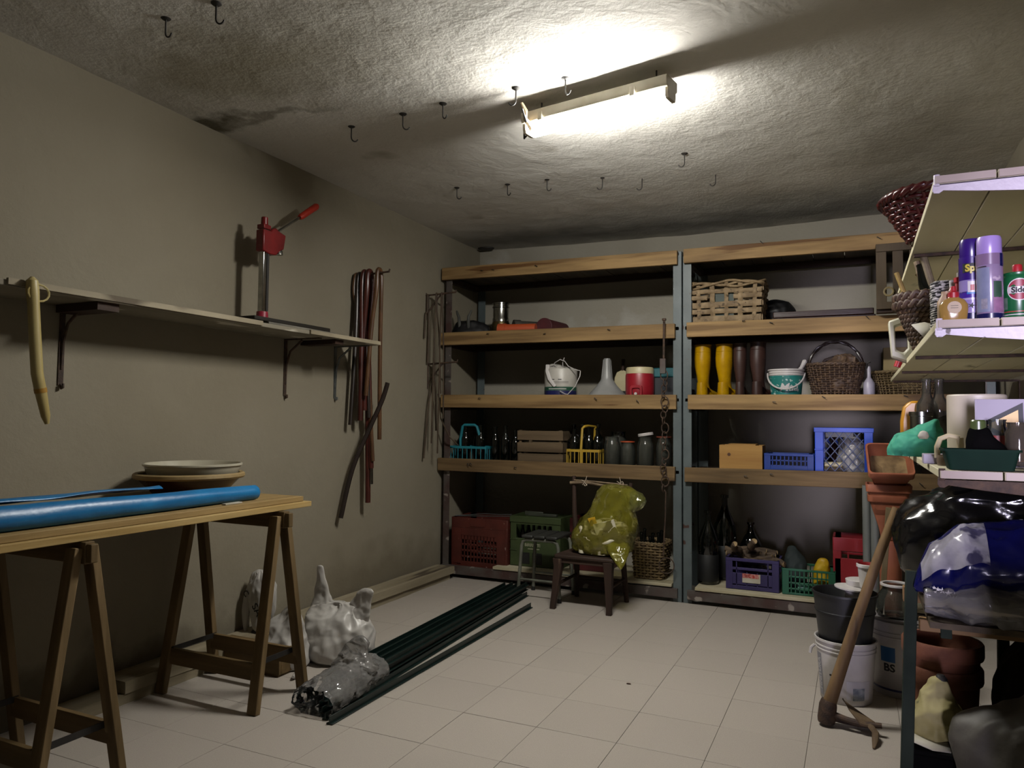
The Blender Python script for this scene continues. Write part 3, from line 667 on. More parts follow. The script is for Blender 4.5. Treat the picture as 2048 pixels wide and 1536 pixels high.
m = MB(); m.tube([(.02+.05*cos(q), -.01+.02*cos(q), z-.53+.055*sin(q)) for q in [2*pi*k/18 for k in range(18)]], .004, 6, closed=True); m.build('wire_ring', RUST, t)

# ------------------------------------------------------------------ makers
def bottle(label, x, y, z, h=.285, r=.037, mt=GLASSD, group=None, cap=None, sq=1.0):
    t = thing('bottle', label, 'bottle', (x, y, z), 0, group)
    m = MB(); m.lathe([(0, .006), (r*.8, .001), (r, .008), (r, h*.60), (r*.93, h*.66), (r*.5, h*.75), (r*.40, h*.82), (r*.37, h*.955), (r*.47, h*.957), (r*.47, h*.99), (r*.33, h)], 22); m.build('glass', mt, t, ang=50)
    if cap:
        m = MB(); m.lathe([(r*.5, h*.95), (r*.52, h*1.0), (0, h*1.01)], 14); m.build('cap', cap, t)
    return t
def jar(label, x, y, z, h, r, seal=None, lid=None, tilt=0, mt=None):
    t = thing('glass_jar', label, 'jar', (x, y, z))
    m = MB(); m.lathe([(0, .004), (r*.9, .001), (r, .01), (r, h*.72), (r*.9, h*.82), (r*.80, h*.86), (r*.80, h*.97), (r*.86, h*.98), (r*.86, h), (r*.76, h), (r*.74, h*.86), (r*.94, h*.7), (r*.94, .014), (0, .012)], 26); m.build('glass', mt or GLASS, t, ang=50)
    if seal:
        m = MB(); m.lathe([(r*.80, h*1.0), (r*.95, h*1.002), (r*.95, h*1.035), (r*.80, h*1.037), (r*.80, h)], 24); m.build('rubber_seal', seal, t)
    if lid:
        m = MB(); m.lathe([(r*.9, 0), (r*.93, .002), (r*.93, .018), (r*.88, .022), (0, .022)], 24); m.build('lid', lid, t, loc=(.004, 0, h+.005), rot=(0, -tilt, 0))
    return t
def rrect(w_, h_, r=.01, n=3, cx=0, cy=0):
    pts = []
    for sx, sy, a0 in ((1, 1, 0), (-1, 1, 90), (-1, -1, 180), (1, -1, 270)):
        for k in range(n+1):
            a = radians(a0 + 90*k/n); pts.append((cx + sx*(w_/2-r) + r*cos(a), cy + sy*(h_/2-r) + r*sin(a)))
    return pts
def crate(name, label, x, y, z, w_, d_, h_, mt, front=None, rz=0, slots=True, cat='crate', wall=.010, taper=0, rows=None, hand=True, bars=0):
    """Plastic crate: base, four walls of rails and bars with real openings."""
    t = thing(name, label, cat, (x, y, z), rz)
    m = MB(); m.box2((-w_/2+.004, -d_/2+.004, .002), (w_/2-.004, d_/2-.004, .012)); m.build('base', mt, t)
    rows = rows or [(0, .16), (.30, .38), (.52, .60), (.86, 1.0)]
    for (ux, uy, ln, nm) in ((1, 0, w_, 'front_wall'), (1, 0, w_, 'back_wall'), (0, 1, d_, 'side_wall'), (0, 1, d_, 'side_wall')):
        pass
    walls = [('front_wall', -1, 'x'), ('back_wall', 1, 'x'), ('side_wall', -1, 'y'), ('side_wall', 1, 'y')]
    for nm, s, ax in walls:
        m = MB(); ln = (w_ if ax == 'x' else d_)/2; p = s*(d_ if ax == 'x' else w_)/2
        def bx(a0, a1, z0, z1, th=wall, outw=0):
            lo, hi = sorted((p - s*th, p + s*outw))
            if ax == 'x': m.box2((a0, lo, z0), (a1, hi, z1))
            else: m.box2((lo, a0, z0), (hi, a1, z1))
        for k, (a, b) in enumerate(rows): bx(-ln+.001, ln-.001, h_*a, h_*b, wall, .004 if k == len(rows)-1 else 0)
        for e in (-1, 1):
            a0, a1 = sorted((e*ln, e*(ln-.05*min(1, ln*5)))); bx(a0, a1, 0, h_, wall, .003)
        nb = bars or max(4, int(ln*2/.035))
        for k in range(1, nb):
            a = -ln + 2*ln*k/nb
            if slots: bx(a-.004, a+.004, h_*rows[0][1]*.9, h_*rows[-1][0]*(1 if not hand or abs(a) > ln*.45 else .62), wall*.8)
        m.build(nm, mt, t, bev=.0015)
    return t
def weave(mb, ring, zs, nst, amp, r, flat=1.0, res=4, ph0=0):
    """horizontal weavers: ring(f, a) -> point on the wall at height fraction f and angle a"""
    for j, f in enumerate(zs):
        pts = []; n = nst*res
        for k in range(n):
            a = 2*pi*k/n; p, nrm = ring(f, a); o = amp*cos(nst*a/2 + pi*j + ph0)
            pts.append(Vector(p) + Vector(nrm)*o)
        mb.tube(pts, r, 5, closed=True, flat=flat)
def sup(rx, ry, pw=2.0):
    def f(a):
        c, s = cos(a), sin(a); q = (abs(c)**pw + abs(s)**pw)**(-1/pw); return rx*c*q, ry*s*q, c, s
    return f
def basket(label, x, y, z, rb, rt, h, mt, pw=2, rows=12, nst=28, amp=.004, r=.006, flat=.8, rz=0, name='wicker_basket', rim=.008, base=True):
    t = thing(name, label, 'basket', (x, y, z), rz)
    def ring(f, a):
        rx = rb[0]+(rt[0]-rb[0])*f; ry = rb[1]+(rt[1]-rb[1])*f; px, py, c, s = sup(rx, ry, pw)(a)
        return (px, py, h*f), (c, s, 0)
    m = MB(); weave(m, ring, [(i+.5)/rows for i in range(rows)], nst, amp, r, flat); m.build('weave', mt, t, ang=80, kind='stuff')
    m = MB()
    for k in range(nst):
        a = 2*pi*k/nst; m.tube([ring(f, a)[0] for f in (0, .5, 1.02)], r*.8, 5)
    m.build('stakes', mt, t, ang=80, kind='stuff')
    m = MB()
    for q in range(2):
        n = 72; m.tube([Vector(ring(1, 2*pi*k/n)[0]) + Vector(ring(1, 2*pi*k/n)[1])*rim*.7*cos(18*2*pi*k/n/2*2 + q*pi) + Vector((0, 0, rim*.7*sin(18*2*pi*k/n + q*pi))) for k in range(n)], rim, 6, closed=True)
    m.build('rim', mt, t, ang=80)
    if base:
        m = MB(); m.rings([[Vector(ring(0, 2*pi*k/32)[0]) + Vector((0, 0, dz)) for k in range(32)] for dz in (.001, .008)]); m.build('base', mt, t)
    return t
def pail(name, label, x, y, z, rb, rt, h, mt, rim=.006, ribs=(), cat='bucket', hollow=True):
    t = thing(name, label, cat, (x, y, z))
    pr = [(0, .001), (rb-.004, 0), (rb, .004)]
    def R(zz): return rb + (rt-rb)*zz/h
    for zz in ribs: pr += [(R(zz-.004), zz-.004), (R(zz)+.004, zz-.002), (R(zz)+.004, zz+.002), (R(zz+.004), zz+.004)]
    pr += [(R(h-.012), h-.012), (rt+rim, h-.010), (rt+rim, h-.001), (rt, h), (rt-.004, h-.004), (rb-.004, .012), (0, .010)]
    m = MB(); m.lathe(pr, 40); m.build('body', mt, t, ang=45); return t
def cylpatch(r, a0, a1, z0, z1, n=10, c=(0, 0), slope=0):
    vs = []
    for k in range(n+1):
        a = a0 + (a1-a0)*k/n
        vs += [(c[0] + (r+slope*z0)*cos(a), c[1] + (r+slope*z0)*sin(a), z0), (c[0] + (r+slope*z1)*cos(a), c[1] + (r+slope*z1)*sin(a), z1)]
    return MB().add(vs, [(2*k, 2*k+2, 2*k+3, 2*k+1) for k in range(n)])
def cyltext(r, a0, z0, slope=0):
    return lambda u, v: Vector(((r+slope*(z0+v))*cos(a0+u/r), (r+slope*(z0+v))*sin(a0+u/r), z0+v))
# ------------------------------------------------------------------ left bay: upper shelf
D2, D3, D4, D5 = 1.9865, 1.4625, .9385, .1275
t = thing('metal_flue', 'short shiny metal flue pipe standing on the upper left shelf', 'pipe', (-2.69, 5.56, D2))
m = MB(); m.lathe([(.058, 0), (.062, .0), (.062, .12), (.070, .125), (.070, .15), (.066, .16), (.066, .24), (.072, .244), (.072, .252), (.066, .256), (.066, .27), (.072, .274), (.072, .282), (.066, .286), (.062, .286), (.06, .1)], 32); m.build('tube', CHROME, t)
m = MB(); m.lathe([(.078, 0), (.078, .10), (.070, .125), (.062, .125)], 32); m.build('collar', mat('brassy_metal', 'a3936c', '7f7254', sc=12, rough=.3, metal=1), t)
t = thing('pipe_elbow', 'orange plastic drain pipe lying beside the shiny flue', 'pipe', (-2.5, 5.47, D2))
m = MB(); m.tube([(-.14, -.02, .045), (.16, .02, .045)], [.046, .044], 20); m.tube([(-.155, -.022, .045), (-.09, -.013, .045)], .052, 20); m.build('tube', ORANGE, t)
t = thing('pipe', 'dark grey pipe lying on the shelf behind the orange one', 'pipe', (-2.46, 5.63, D2))
m = MB(); m.tube([(-.12, -.04, .075), (.17, .2, .07)], .062, 22); m.tube([(-.125, -.044, .075), (-.08, -.008, .075)], .069, 22); m.build('tube', mat('grey_pipe', '55514a', '45413b', sc=8, rough=.5), t)
t = thing('pipe', 'dark red pipe seen end on at the right of upper left shelf', 'pipe', (-2.285, 5.55, D2))
m = MB(); m.cyl((0, -.01, .068), (0.05, .28, .068), .066, .06, 28); m.build('tube', mat('maroon', '5a1620', '45101a', sc=8, rough=.5), t)
m = MB(); m.cyl((0, -.022, .068), (0, -.009, .068), .07, .07, 28); m.build('end_cap', mat('maroon', '5a1620'), t, bev=.003)
BBOOT = mat('black_leather', '0e0e0f', '17171a', sc=9, rough=.5)
t = thing('garment_bundle', 'black bundle with two grey hooked handles at left end of upper shelf', 'bundle', (-2.94, 5.52, D2))
m = MB(); m.rings(bagmesh([(0, 0, 0, .16, .07), (.04, -.01, 0, .17, .08), (.10, -.02, .01, .15, .07), (.135, -.04, .01, .09, .04), (.145, -.05, .01, .02, .02)], crum=.01, freq=9, seed=31)); m.build('cloth', BBOOT, t, ang=70)
GH = mat('grey_handle', '55554f', '3a3a36', sc=12, rough=.5)
for px, q in ((-.085, 1), (.0, -1)):
    m = MB(); m.tube([(px, -.06, .06), (px+.005, -.08, .12), (px-.004*q, -.075, .17), (px-.02*q, -.07, .20), (px-.028*q, -.07, .225)], [.016, .015, .012, .011, .006], 10); m.build('hooked_handle', GH, t)

# left bay: middle shelf
WL = mat('white_label_tin', 'dad5cc', 'cbc5bb', sc=7, rough=.4)
t = thing('paint_tin', 'white tin with green and blue bands and a loose white wire', 'tin', (-2.155, 5.58, D3))
m = MB(); m.lathe([(0, .001), (.130, 0), (.132, .004), (.132, .235), (.126, .245), (.118, .247), (.118, .238), (0, .236)], 40); m.build('body', WL, t)
c = cylpatch(.1325, radians(180), radians(360), .012, .068, 24).build('blue_band', mat('navy_print', '23286a', '1d2158', sc=9, rough=.4), t)
c = cylpatch(.1325, radians(180), radians(360), .069, .098, 24).build('green_band', mat('green_print', '2c6b50', '24573f', sc=9, rough=.4), t)
c = cylpatch(.1328, radians(225), radians(320), .018, .022, 14).build('white_print', WHITEP, t); c = cylpatch(.1328, radians(245), radians(310), .078, .085, 14).build('white_print', WHITEP, t)
for a in (262, 287):
    cylpatch(.1329, radians(a-6), radians(a+6), .152, .158, 4).build('eye_print', INK, t)
for zz in (.128, .137): cylpatch(.1329, radians(265), radians(318), zz, zz+.002, 14).build('text_line', INK, t)
cylpatch(.1329, radians(196), radians(204), .115, .135, 4).build('side_print', INK, t)
m = MB(); 
for q in range(2): m.tube([(-.085+.01*q, -.09, .275), (-.075+.01*q, -.118, .22), (-.05+.01*q, -.134, .16), (.0+.008*q, -.139, .10)], .011, 8, flat=.5)
m.build('white_strap', WHITEP, t)
m = MB(); m.tube([(-.05, -.05, .25), (-.02, -.09, .29), (.03, -.1, .315), (.07, -.1, .30), (.10, -.1, .26), (.15, -.1, .235), (.205, -.11, .22), (.205, -.12, .18), (.17, -.13, .10), (.115, -.15, .035), (.09, -.15, .04), (.05, -.148, .062)], .0035, 6)
m.tube([(.04, -.06, .245), (.045, -.08, .29), (.06, -.085, .33)], .0035, 6); m.tube([(-.08, -.06, .262), (-.03, -.08, .275), (.0, -.05, .25), (-.06, -.02, .255)], .0035, 6); m.build('wire', WHITEP, t)
m = MB(); m.rings(bagmesh([(.236, -.02, 0, .10, .09), (.262, -.03, 0, .07, .06), (.282, -.05, -.02, .03, .02), (.287, -.05, -.02, .004, .004)], n=30, steps=14, crum=.012, freq=18, seed=6)); m.build('crumpled_lid', WL, t, ang=70)
t = thing('funnel', 'large grey plastic funnel standing upside down on middle shelf', 'funnel', (-1.762, 5.56, D3))
m = MB(); m.lathe([(.165, 0), (.169, .0), (.169, .006), (.162, .012), (.13, .052), (.085, .10), (.052, .145), (.044, .165), (.034, .23), (.026, .318), (.022, .32), (.02, .318), (.03, .2), (.04, .15), (.08, .09), (.165, 0)], 40); m.build('cone', mat('grey_plastic', 'a6a6a4', '969694', sc=7, rough=.4), t)
m = MB()
for k in range(4): 
    a = k*pi/2+.6; m.bar((.043*cos(a), .043*sin(a), .165), (.028*cos(a), .028*sin(a), .31), .004, .006)
m.build('spout_rib', mat('grey_plastic', 'a6a6a4'), t)
t = thing('hand_brush', 'cream paddle with a brown handle leaning behind funnel', 'brush', (-1.70, 5.78, D3))
m = MB(); m.prism([(-.075, .07), (-.065, .18), (-.045, .225), (0, .243), (.045, .225), (.065, .18), (.075, .07)], -.012, .012, 'y'); m.build('paddle', CREAM, t, bev=.004)
m = MB(); m.tube([(0, 0, .235), (.005, 0, .33)], .013, 10); m.build('handle', DARKWOOD_Z, t); m = MB(); m.box2((-.07, -.02, 0), (.07, .02, .072)); m.build('bristles', BLACK, t)
t = thing('cooler_jug', 'red drinks cooler jug with cream lid on middle shelf', 'jug', (-1.483, 5.50, D3))
RP = mat('red_plastic', 'a81a2b', '981526', sc=6, rough=.4)
m = MB(); m.lathe([(0, .001), (.10, 0), (.106, .008), (.108, .06), (.108, .175), (.104, .19), (0, .19)], 40); m.build('body', RP, t)
m = MB(); m.lathe([(.103, .188), (.105, .19), (.105, .226), (.098, .238), (.05, .240), (0, .240)], 40); m.build('lid', CREAM, t)
m = MB(); m.lathe([(.045, .238), (.045, .246), (.03, .252), (0, .252)], 24); m.build('lid_cap', DARKWOOD, t)
m = MB(); m.hole(rrect(.095, .09, .02, 3, 0, .055), rrect(.06, .055, .012, 3, 0, .05), -.118, -.098, 'y'); m.build('tap_surround', RP, t, bev=.003)
m = MB(); m.box2((-.03, -.104, .02), (.03, -.1, .078)); m.build('tap_recess', BLACK, t); m = MB(); m.cyl((0, -.122, .036), (0, -.1, .036), .011, .009, 12); m.build('tap', WHITEP, t)
t = thing('tool_box', 'dark plastic box with teal lid behind the hanging chain', 'box', (-1.30, 5.60, D3))
m = MB(); m.box2((-.085, -.06, 0), (.105, .06, .165)); m.build('body', mat('navy_plastic', '23262e', '1c1f26', sc=8, rough=.5), t, bev=.006)
m = MB(); m.box2((-.09, -.065, .165), (.11, .065, .236)); m.build('lid', mat('teal_plastic', '1f6f78', '1a5f68', sc=8, rough=.45), t, bev=.008)

# left bay: lower shelf with bottles
TEAL = mat('teal_wire', '2b93a3', '217d8c', sc=8, rough=.4); YEL = mat('yellow_wire', 'cda93a', 'b8932f', sc=8, rough=.45)
def carrier(label, x, y, z, w_, d_, mt, hh, hoop):
    t = thing('bottle_carrier', label, 'carrier', (x, y, z))
    m = MB(); hb = .135
    m.hole(rrect(w_, d_, .012), rrect(w_-.014, d_-.014, .008), hb-.02, hb, 'z'); m.build('top_rail', mt, t, bev=.001)
    m = MB(); m.box2((-.005, -d_/2+.007, hb-.014), (.005, d_/2-.007, hb-.002)); m.box2((-w_/2+.007, -.004, hb-.014), (w_/2-.007, .004, hb-.002)); m.build('divider', mt, t)
    m = MB()
    for k in range(9):
        xx = -w_/2+.006 + (w_-.012)*k/8
        for yy in (-d_/2+.004, d_/2-.004): m.cyl((xx, yy, 0), (xx, yy, hb-.01), .0035, None, 6)
    for k in range(1, 5):
        yy = -d_/2 + d_*k/5
        for xx in (-w_/2+.004, w_/2-.004): m.cyl((xx, yy, 0), (xx, yy, hb-.01), .0035, None, 6)
    m.build('wire_bar', mt, t, kind='stuff')
    m = MB(); m.box2((-w_/2+.002, -d_/2+.002, .001), (w_/2-.002, d_/2-.002, .006)); m.build('base', mt, t)
    m = MB()
    if hoop: m.tube([(-w_*.215, -.062, hb-.005), (-w_*.225, -.062, hh*.62), (-w_*.17, -.06, hh-.012), (-w_*.12, -.06, hh), (w_*.15, -.06, hh), (w_*.21, -.06, hh-.012), (w_*.30, -.05, hh*.62), (w_*.36, -.04, hb-.005)], .0115, 8)
    else: m.tube([(-.012, -d_/2+.004, .0), (-.012, -d_/2+.002, hb), (-.003, -.09, hh-.02), (.006, -.07, hh-.004), (.02, -.03, hh), (.05, .06, hh-.004), (.03, d_/2-.004, hb)], .010, 8)
    m.build('handle', mt, t); return t
carrier('teal wire bottle carrier with arched handle at left of bottle shelf', -2.915, 5.50, D4, .35, .19, TEAL, .31, True)
for i, (x, y, h, wd) in enumerate(((-3.045, 5.54, .255, 'far left, short'), (-2.955, 5.46, .305, 'second from the left'), (-2.885, 5.545, .30, 'third from the left, at the back'), (-2.815, 5.46, .305, 'fourth from left, rightmost'))):
    bottle('dark glass bottle standing in the teal carrier, ' + wd, x, y, D4+.008, h)
for i, (x, y, h, wd) in enumerate(((-2.70, 5.50, .30, 'nearest the teal carrier'), (-2.607, 5.50, .31, 'middle one of three'), (-2.525, 5.52, .275, 'touching the slatted crate'))):
    bottle('loose dark bottle between teal carrier and slatted crate, ' + wd, x, y, D4, h)
t = thing('wooden_crate', 'grey slatted wooden crate between the bottles', 'crate', (-2.295, 5.60, D4))
for k, z in enumerate((.012, .10, .195)):
    m = MB(); m.box2((-.195 if k else -.185, -.125, z), (.2, -.115, z+.075)); m.build('front_slat', CRATEWOOD, t, bev=.002)
    m = MB(); m.box2((-.19, .115, z), (.19, .125, z+.075)); m.build('back_slat', CRATEWOOD, t)
    for sx in (-1, 1): 
        m = MB(); m.box2((sx*.19-.005, -.114, z), (sx*.19+.005, .114, z+.075)); m.build('side_slat', CRATEWOOD, t)
for sx in (-1, 1):
    for sy in (-1, 1):
        m = MB(); m.box((sx*.173, sy*.1, .14), (.022, .022, .27)); m.build('corner_post', CRATEWOOD, t)
m = MB(); m.box2((-.18, -.11, .0), (.18, .11, .01)); m.build('bottom_slat', CRATEWOOD, t)
t = thing('wood_offcut', 'small upright wood offcut between the dark bottles', 'wood', (-2.56, 5.68, D4)); m = MB(); m.box2((-.03, -.01, 0), (.03, .01, .275)); m.build('block', CRATEWOOD_Z, t)
t = thing('demijohn', 'black swing neck jug at the right of slatted crate', 'bottle', (-2.055, 5.62, D4))
m = MB(); m.lathe([(0, .004), (.05, 0), (.058, .01), (.058, .17), (.05, .20), (.022, .225), (.016, .25), (.014, .30), (.018, .305), (.018, .325), (0, .325)], 26); m.build('glass', GLASSD, t, ang=50)
m = MB(); m.tube([(.036*cos(a), -.0, .23+.03*sin(a)*.5) for a in [pi*k/8 for k in range(9)]], .004, 6); m.build('wire_bail', IRON, t)
carrier('yellow wire bottle carrier with a bent centre handle', -1.90, 5.48, D4, .27, .19, YEL, .315, False)
for i, (x, y, h, wd) in enumerate(((-1.985, 5.445, .285, 'front left'), (-1.95, 5.53, .325, 'back left'), (-1.868, 5.445, .30, 'front, right of the handle'), (-1.82, 5.53, .325, 'back right'), (-1.80, 5.445, .29, 'front right corner'))):
    bottle('dark glass bottle standing in the yellow carrier, ' + wd, x, y, D4+.008, h, r=.036)
JG = film('dusty_jar_glass', 'a8ab9f', alpha=.10, rough=.06, body=.35, crinkle=0)
jar('large clear glass jar without lid beside the yellow carrier', -1.69, 5.47, D4, .235, .063, mt=JG)
jar('second lidless glass jar standing at back behind the first', -1.715, 5.72, D4, .27, .068, mt=JG)
jar('lower glass jar with bright orange rubber seal', -1.577, 5.50, D4, .195, .058, seal=ORANGE, mt=JG)
jar('glass jar with a tilted white screw lid', -1.435, 5.48, D4, .24, .062, lid=WHITEP, tilt=.16, mt=JG)
jar('glass jar with dull red seal at right end beside chain', -1.30, 5.50, D4, .235, .058, seal=mat('dull_red_seal', '8a3d2a', rough=.6), mt=JG)
bottle('dark narrow bottle behind the red sealed jar', -1.335, 5.72, D4, .30, .035)

# left bay: bottom
RC = mat('dark_red_crate', '652a20', '54221a', sc=7, rough=.5, speck='a58a80', speck_sc=30, speck_t=.72)
t = crate('plastic_crate', 'dark red plastic crate with slotted front at bottom left', -2.81, 5.62, .0775, .51, .36, .405, RC, rows=[(0, .12), (.2, .24), (.32, .36), (.44, .48), (.56, .66), (.80, 1)], bars=17, hand=False)
m = MB(); m.box2((-.075, -.189, .338), (.06, -.178, .402)); m.build('handle_panel', RC, t)
m = MB(); m.box2((-.236, -.1865, .03), (-.165, -.178, .318)); m.box2((.165, -.1865, .03), (.236, -.178, .318)); m.box2((-.235, -.1825, .262), (.235, -.178, .345)); m.build('corner_rib', RC, t)
GC = mat('green_crate', '46552f', '3c4a28', sc=7, rough=.5)
t = thing('beer_crate', 'green plastic beer crate holding brown bottles at bottom', 'crate', (-2.325, 5.62, D5))
m = MB(); W2, D2_, Hh = .215, .15, .395
m.hole([(-W2, 0), (W2, 0), (W2, Hh), (-W2, Hh)], [(-W2+.05, .22), (W2-.07, .22), (W2-.07, .33), (-W2+.05, .33)], -D2_, -D2_+.012, 'y'); m.build('front_wall', GC, t, bev=.003)
m = MB(); m.box2((-W2, D2_-.012, 0), (W2, D2_, Hh)); m.build('back_wall', GC, t)
for sx in (-1, 1):
    m = MB(); m.box((sx*(W2-.006), 0, Hh/2), (.012, 2*D2_-.024, Hh)); m.build('side_wall', GC, t)
m = MB(); m.box2((-W2-.006, -D2_-.006, Hh-.05), (W2+.006, -D2_+.002, Hh)); m.box2((-W2-.004, -D2_-.005, .205), (-W2+.06, -D2_, .213)); m.box2((-W2-.004, -D2_-.005, .12), (-W2+.06, -D2_, .128)); m.build('rim_rail', GC, t, bev=.003)
m = MB(); m.box2((-.125, -D2_-.002, .02), (-.045, -D2_+.001, .11)); m.box2((-.02, -D2_-.002, .02), (.06, -D2_+.001, .11)); m.build('opening_shade', BLACK, t)  # black plates stand for the shade in the lower openings
m = MB(); m.box2((-W2+.01, -D2_+.012, .002), (W2-.01, D2_-.012, .012)); m.build('base', GC, t)
text_mesh('BIRRETTI', .034, lambda u, v: Vector((-.02+u, -D2_-.0025, .170+v)), mat('pale_print', 'b9b79a', rough=.6), t, bold=.0006)
m = MB(); m.box2((-.06, -D2_-.0025, .138), (.04, -D2_-.002, .144)); m.build('text_line', mat('pale_print', 'b9b79a'), t)
for i in range(8):
    bottle('brown beer bottle standing inside the green beer crate', -2.325 + (-.145 + .096*(i % 4)), 5.62 + (-.06 + .12*(i//4)), D5+.014, .335, .03, mat('brown_glass', '0f0b07', '18100a', sc=6, rough=.08), 'bottles in the green beer crate')
t = thing('wire_coil', 'thin grey wire loop lying across the red and green crates', 'wire', (-2.75, 5.5, .4835))
m = MB(); m.tube([(-.30, -.03, .004), (-.15, -.02, .010), (.05, -.03, .022), (.21, -.05, .034), (.215, -.02, .045), (.1, .0, .035), (-.05, .02, .03), (-.2, .02, .012), (-.30, -.02, .006)], .004, 6); m.build('strand', GALV, t)
t = thing('hand_tool', 'grey flat tool lying on top of the green crate', 'tool', (-2.28, 5.53, .5235)); m = MB(); m.box2((-.13, -.02, .0), (.12, .02, .022)); m.box2((-.16, -.006, .002), (.0, .006, .035)); m.build('bar', mat('dull_green_grey', '44493c', '33372d', sc=9, rough=.5), t, bev=.004)
t = crate('plastic_crate', 'second dark red crate half hidden behind the old chair', -1.90, 5.68, D5, .30, .3, .40, mat('wine_crate', '5a1c1e', '4a1618', sc=7, rough=.5), rows=[(0, .2), (.4, .5), (.62, .78), (.9, 1)])
WK = mat('wicker', '86704a', '5f4c30', sc=35, rough=.7, speck='4a3b24', speck_sc=50, speck_t=.62)
WKD = mat('dark_wicker', '6b5238', '49372a', sc=35, rough=.7)
t = basket('square wicker basket holding bottles beside the steel post', -1.405, 5.55, D5, (.105, .105), (.125, .125), .265, WK, pw=6, rows=13, nst=28, amp=.006, r=.0125, flat=.7)
for i in range(6):
    bottle('dark bottle poking out of the square wicker basket', -1.405 + (-.065 + .065*(i % 3)), 5.55 + (-.045 + .09*(i//3)), D5+.01, [.325, .30, .33, .34, .31, .335][i], .030, GLASSD, 'bottles in the square wicker basket')

# ------------------------------------------------------------------ stool and chair
t = thing('stool', 'small stool with tubular steel legs and dark slatted seat', 'stool', (-2.06, 5.12, 0))
TUBE = mat('worn_chrome_tube', '8f9184', '74766a', sc=12, rough=.35, metal=.25)
for sy in (-.13, .12):
    m = MB(); m.tube([(-.185, sy*1.15, .012), (-.165, sy, .38), (-.155, sy, .41), (-.125, sy, .425), (.085, sy, .425), (.11, sy, .41), (.12, sy, .38), (.14, sy*1.15, .012)], .0125, 10); m.build('leg_frame', TUBE, t)
    m = MB(); m.tube([(-.178, sy*1.1, .14), (.132, sy*1.1, .14)], .008, 8); m.build('stretcher', TUBE, t)
    for sx, xx in ((-1, -.1855), (1, .1405)):
        m = MB(); m.cyl((xx, sy*1.15, 0), (xx, sy*1.15, .03), .016, .014, 10); m.build('foot', RUBBER, t)
for k in range(3):
    m = MB(); m.box((-.115+.095*k, 0, .449), (.086, .31, .022)); m.build('seat_slat', mat('dark_slat', '3a3a36', '2c2c29', sc=10, rough=.5), t, bev=.007)
CHW = wood('chair_wood', '4d3a30', '33261f', 'x', speck='8c7666', sc=7)
CHWZ = wood('chair_wood_z', '4a372e', '31241d', 'z', speck='7d6858', sc=7)
t = thing('chair', 'old dark wooden chair with missing backrest and a branch tied across', 'chair', (-1.69, 5.0, 0))
m = MB(); m.prism([(-.215, -.165), (-.205, -.20), (.225, -.20), (.24, -.165), (.19, .19), (-.18, .19)], .345, .372, 'z'); m.build('seat', CHW, t, bev=.009)
for lo, hi in (((-.19, -.185, .315), (.2, -.168, .345)), ((-.17, .15, .30), (.17, .168, .345))):
    m = MB(); m.box2(lo, hi); m.build('apron', CHW, t, bev=.003)
for x0, x1, y0, y1 in ((-.185, -.215, -.165, -.19), (.175, .185, -.165, -.185)):
    m = MB(); m.rings([[(x+a*w_, y+b*w_, z) for a, b in ((-1, -1), (1, -1), (1, 1), (-1, 1))] for x, y, z, w_ in ((x0, y0, .345, .033), (x0, y0, .29, .028), ((x0*.4+x1*.6), (y0+y1)/2, .12, .021), (x1, y1, .03, .017), (x1, y1, 0, .019))]); m.build('leg', CHWZ, t, bev=.003)
for sx, ex in ((-.175, -.21), (.175, .225)):
    m = MB(); m.tube([(sx*1.08, .22, 0), (sx, .175, .3), (sx, .17, .42), (sx*1.12, .18, .62), (ex, .20, .885 if sx < 0 else .85)], [.017, .021, .021, .018, .014], 10); m.build('back_post', CHWZ, t)
m = MB(); m.tube([(-.17, .2, .15), (.17, .2, .15)], .011, 8); m.tube([(-.185, -.16, .17), (-.18, .19, .17)], .011, 8); m.tube([(.18, -.16, .17), (.18, .19, .17)], .011, 8); m.build('stretcher', CHW, t)
STICK = mat('peeled_stick', '9a8465', '6e5a44', sc=22, rough=.75)
m = MB(); m.tube([(-.23, .175, .835), (-.1, .18, .842), (.0, .18, .828), (.12, .185, .82), (.23, .19, .805)], [.011, .010, .009, .008, .009], 8); m.tube([(-.2, .185, .855), (-.05, .19, .85), (.2, .2, .835)], .006, 6); m.build('tied_branch', STICK, t)
m = MB()
for cx, q in ((-.11, 1), (.16, -1)):
    m.tube([(cx-.02, .165, .825), (cx, .168, .85), (cx+.012*q, .17, .89)], .0028, 5); m.tube([(cx+.015, .165, .82), (cx-.01, .168, .85), (cx-.03, .168, .86)], .0028, 5); m.tube([(cx+.012*cos(a), .18+.016*sin(a), .838+.02*sin(a)) for a in [2*pi*k/12 for k in range(12)]], .003, 5, closed=True)
m.build('string', mat('pale_string', 'bfae98', rough=.8), t)
# yellow bag on the chair
t = thing('plastic_bag', 'translucent yellow plastic bag full of scraps sitting on chair', 'bag', (-1.585, 4.97, .3725))
m = MB(); m.rings(bagmesh([(.005, -.03, 0, .16, .11), (.03, -.03, 0, .20, .13), (.12, -.02, 0, .21, .14), (.21, .0, .0, .195, .13), (.29, .03, .0, .16, .11), (.35, .06, 0, .145, .10), (.41, .075, 0, .135, .09), (.45, .07, 0, .105, .07), (.475, .05, .01, .06, .04), (.487, .05, .01, .01, .01)], n=56, steps=44, crum=.008, freq=7, seed=44, big=.03, jit=.015)); m.build('film', YFILM, t, ang=70)
m = MB(); m.rings(bagmesh([(-.05, .175, -.21, .006, .004), (-.02, .165, -.19, .03, .015), (.03, .14, -.14, .06, .03), (.08, .11, -.09, .085, .05), (.12, .10, -.05, .03, .02)], n=36, steps=20, crum=.004, freq=12, seed=45, big=.01, jit=.008)); m.build('hanging_corner', YFILM, t, ang=70)
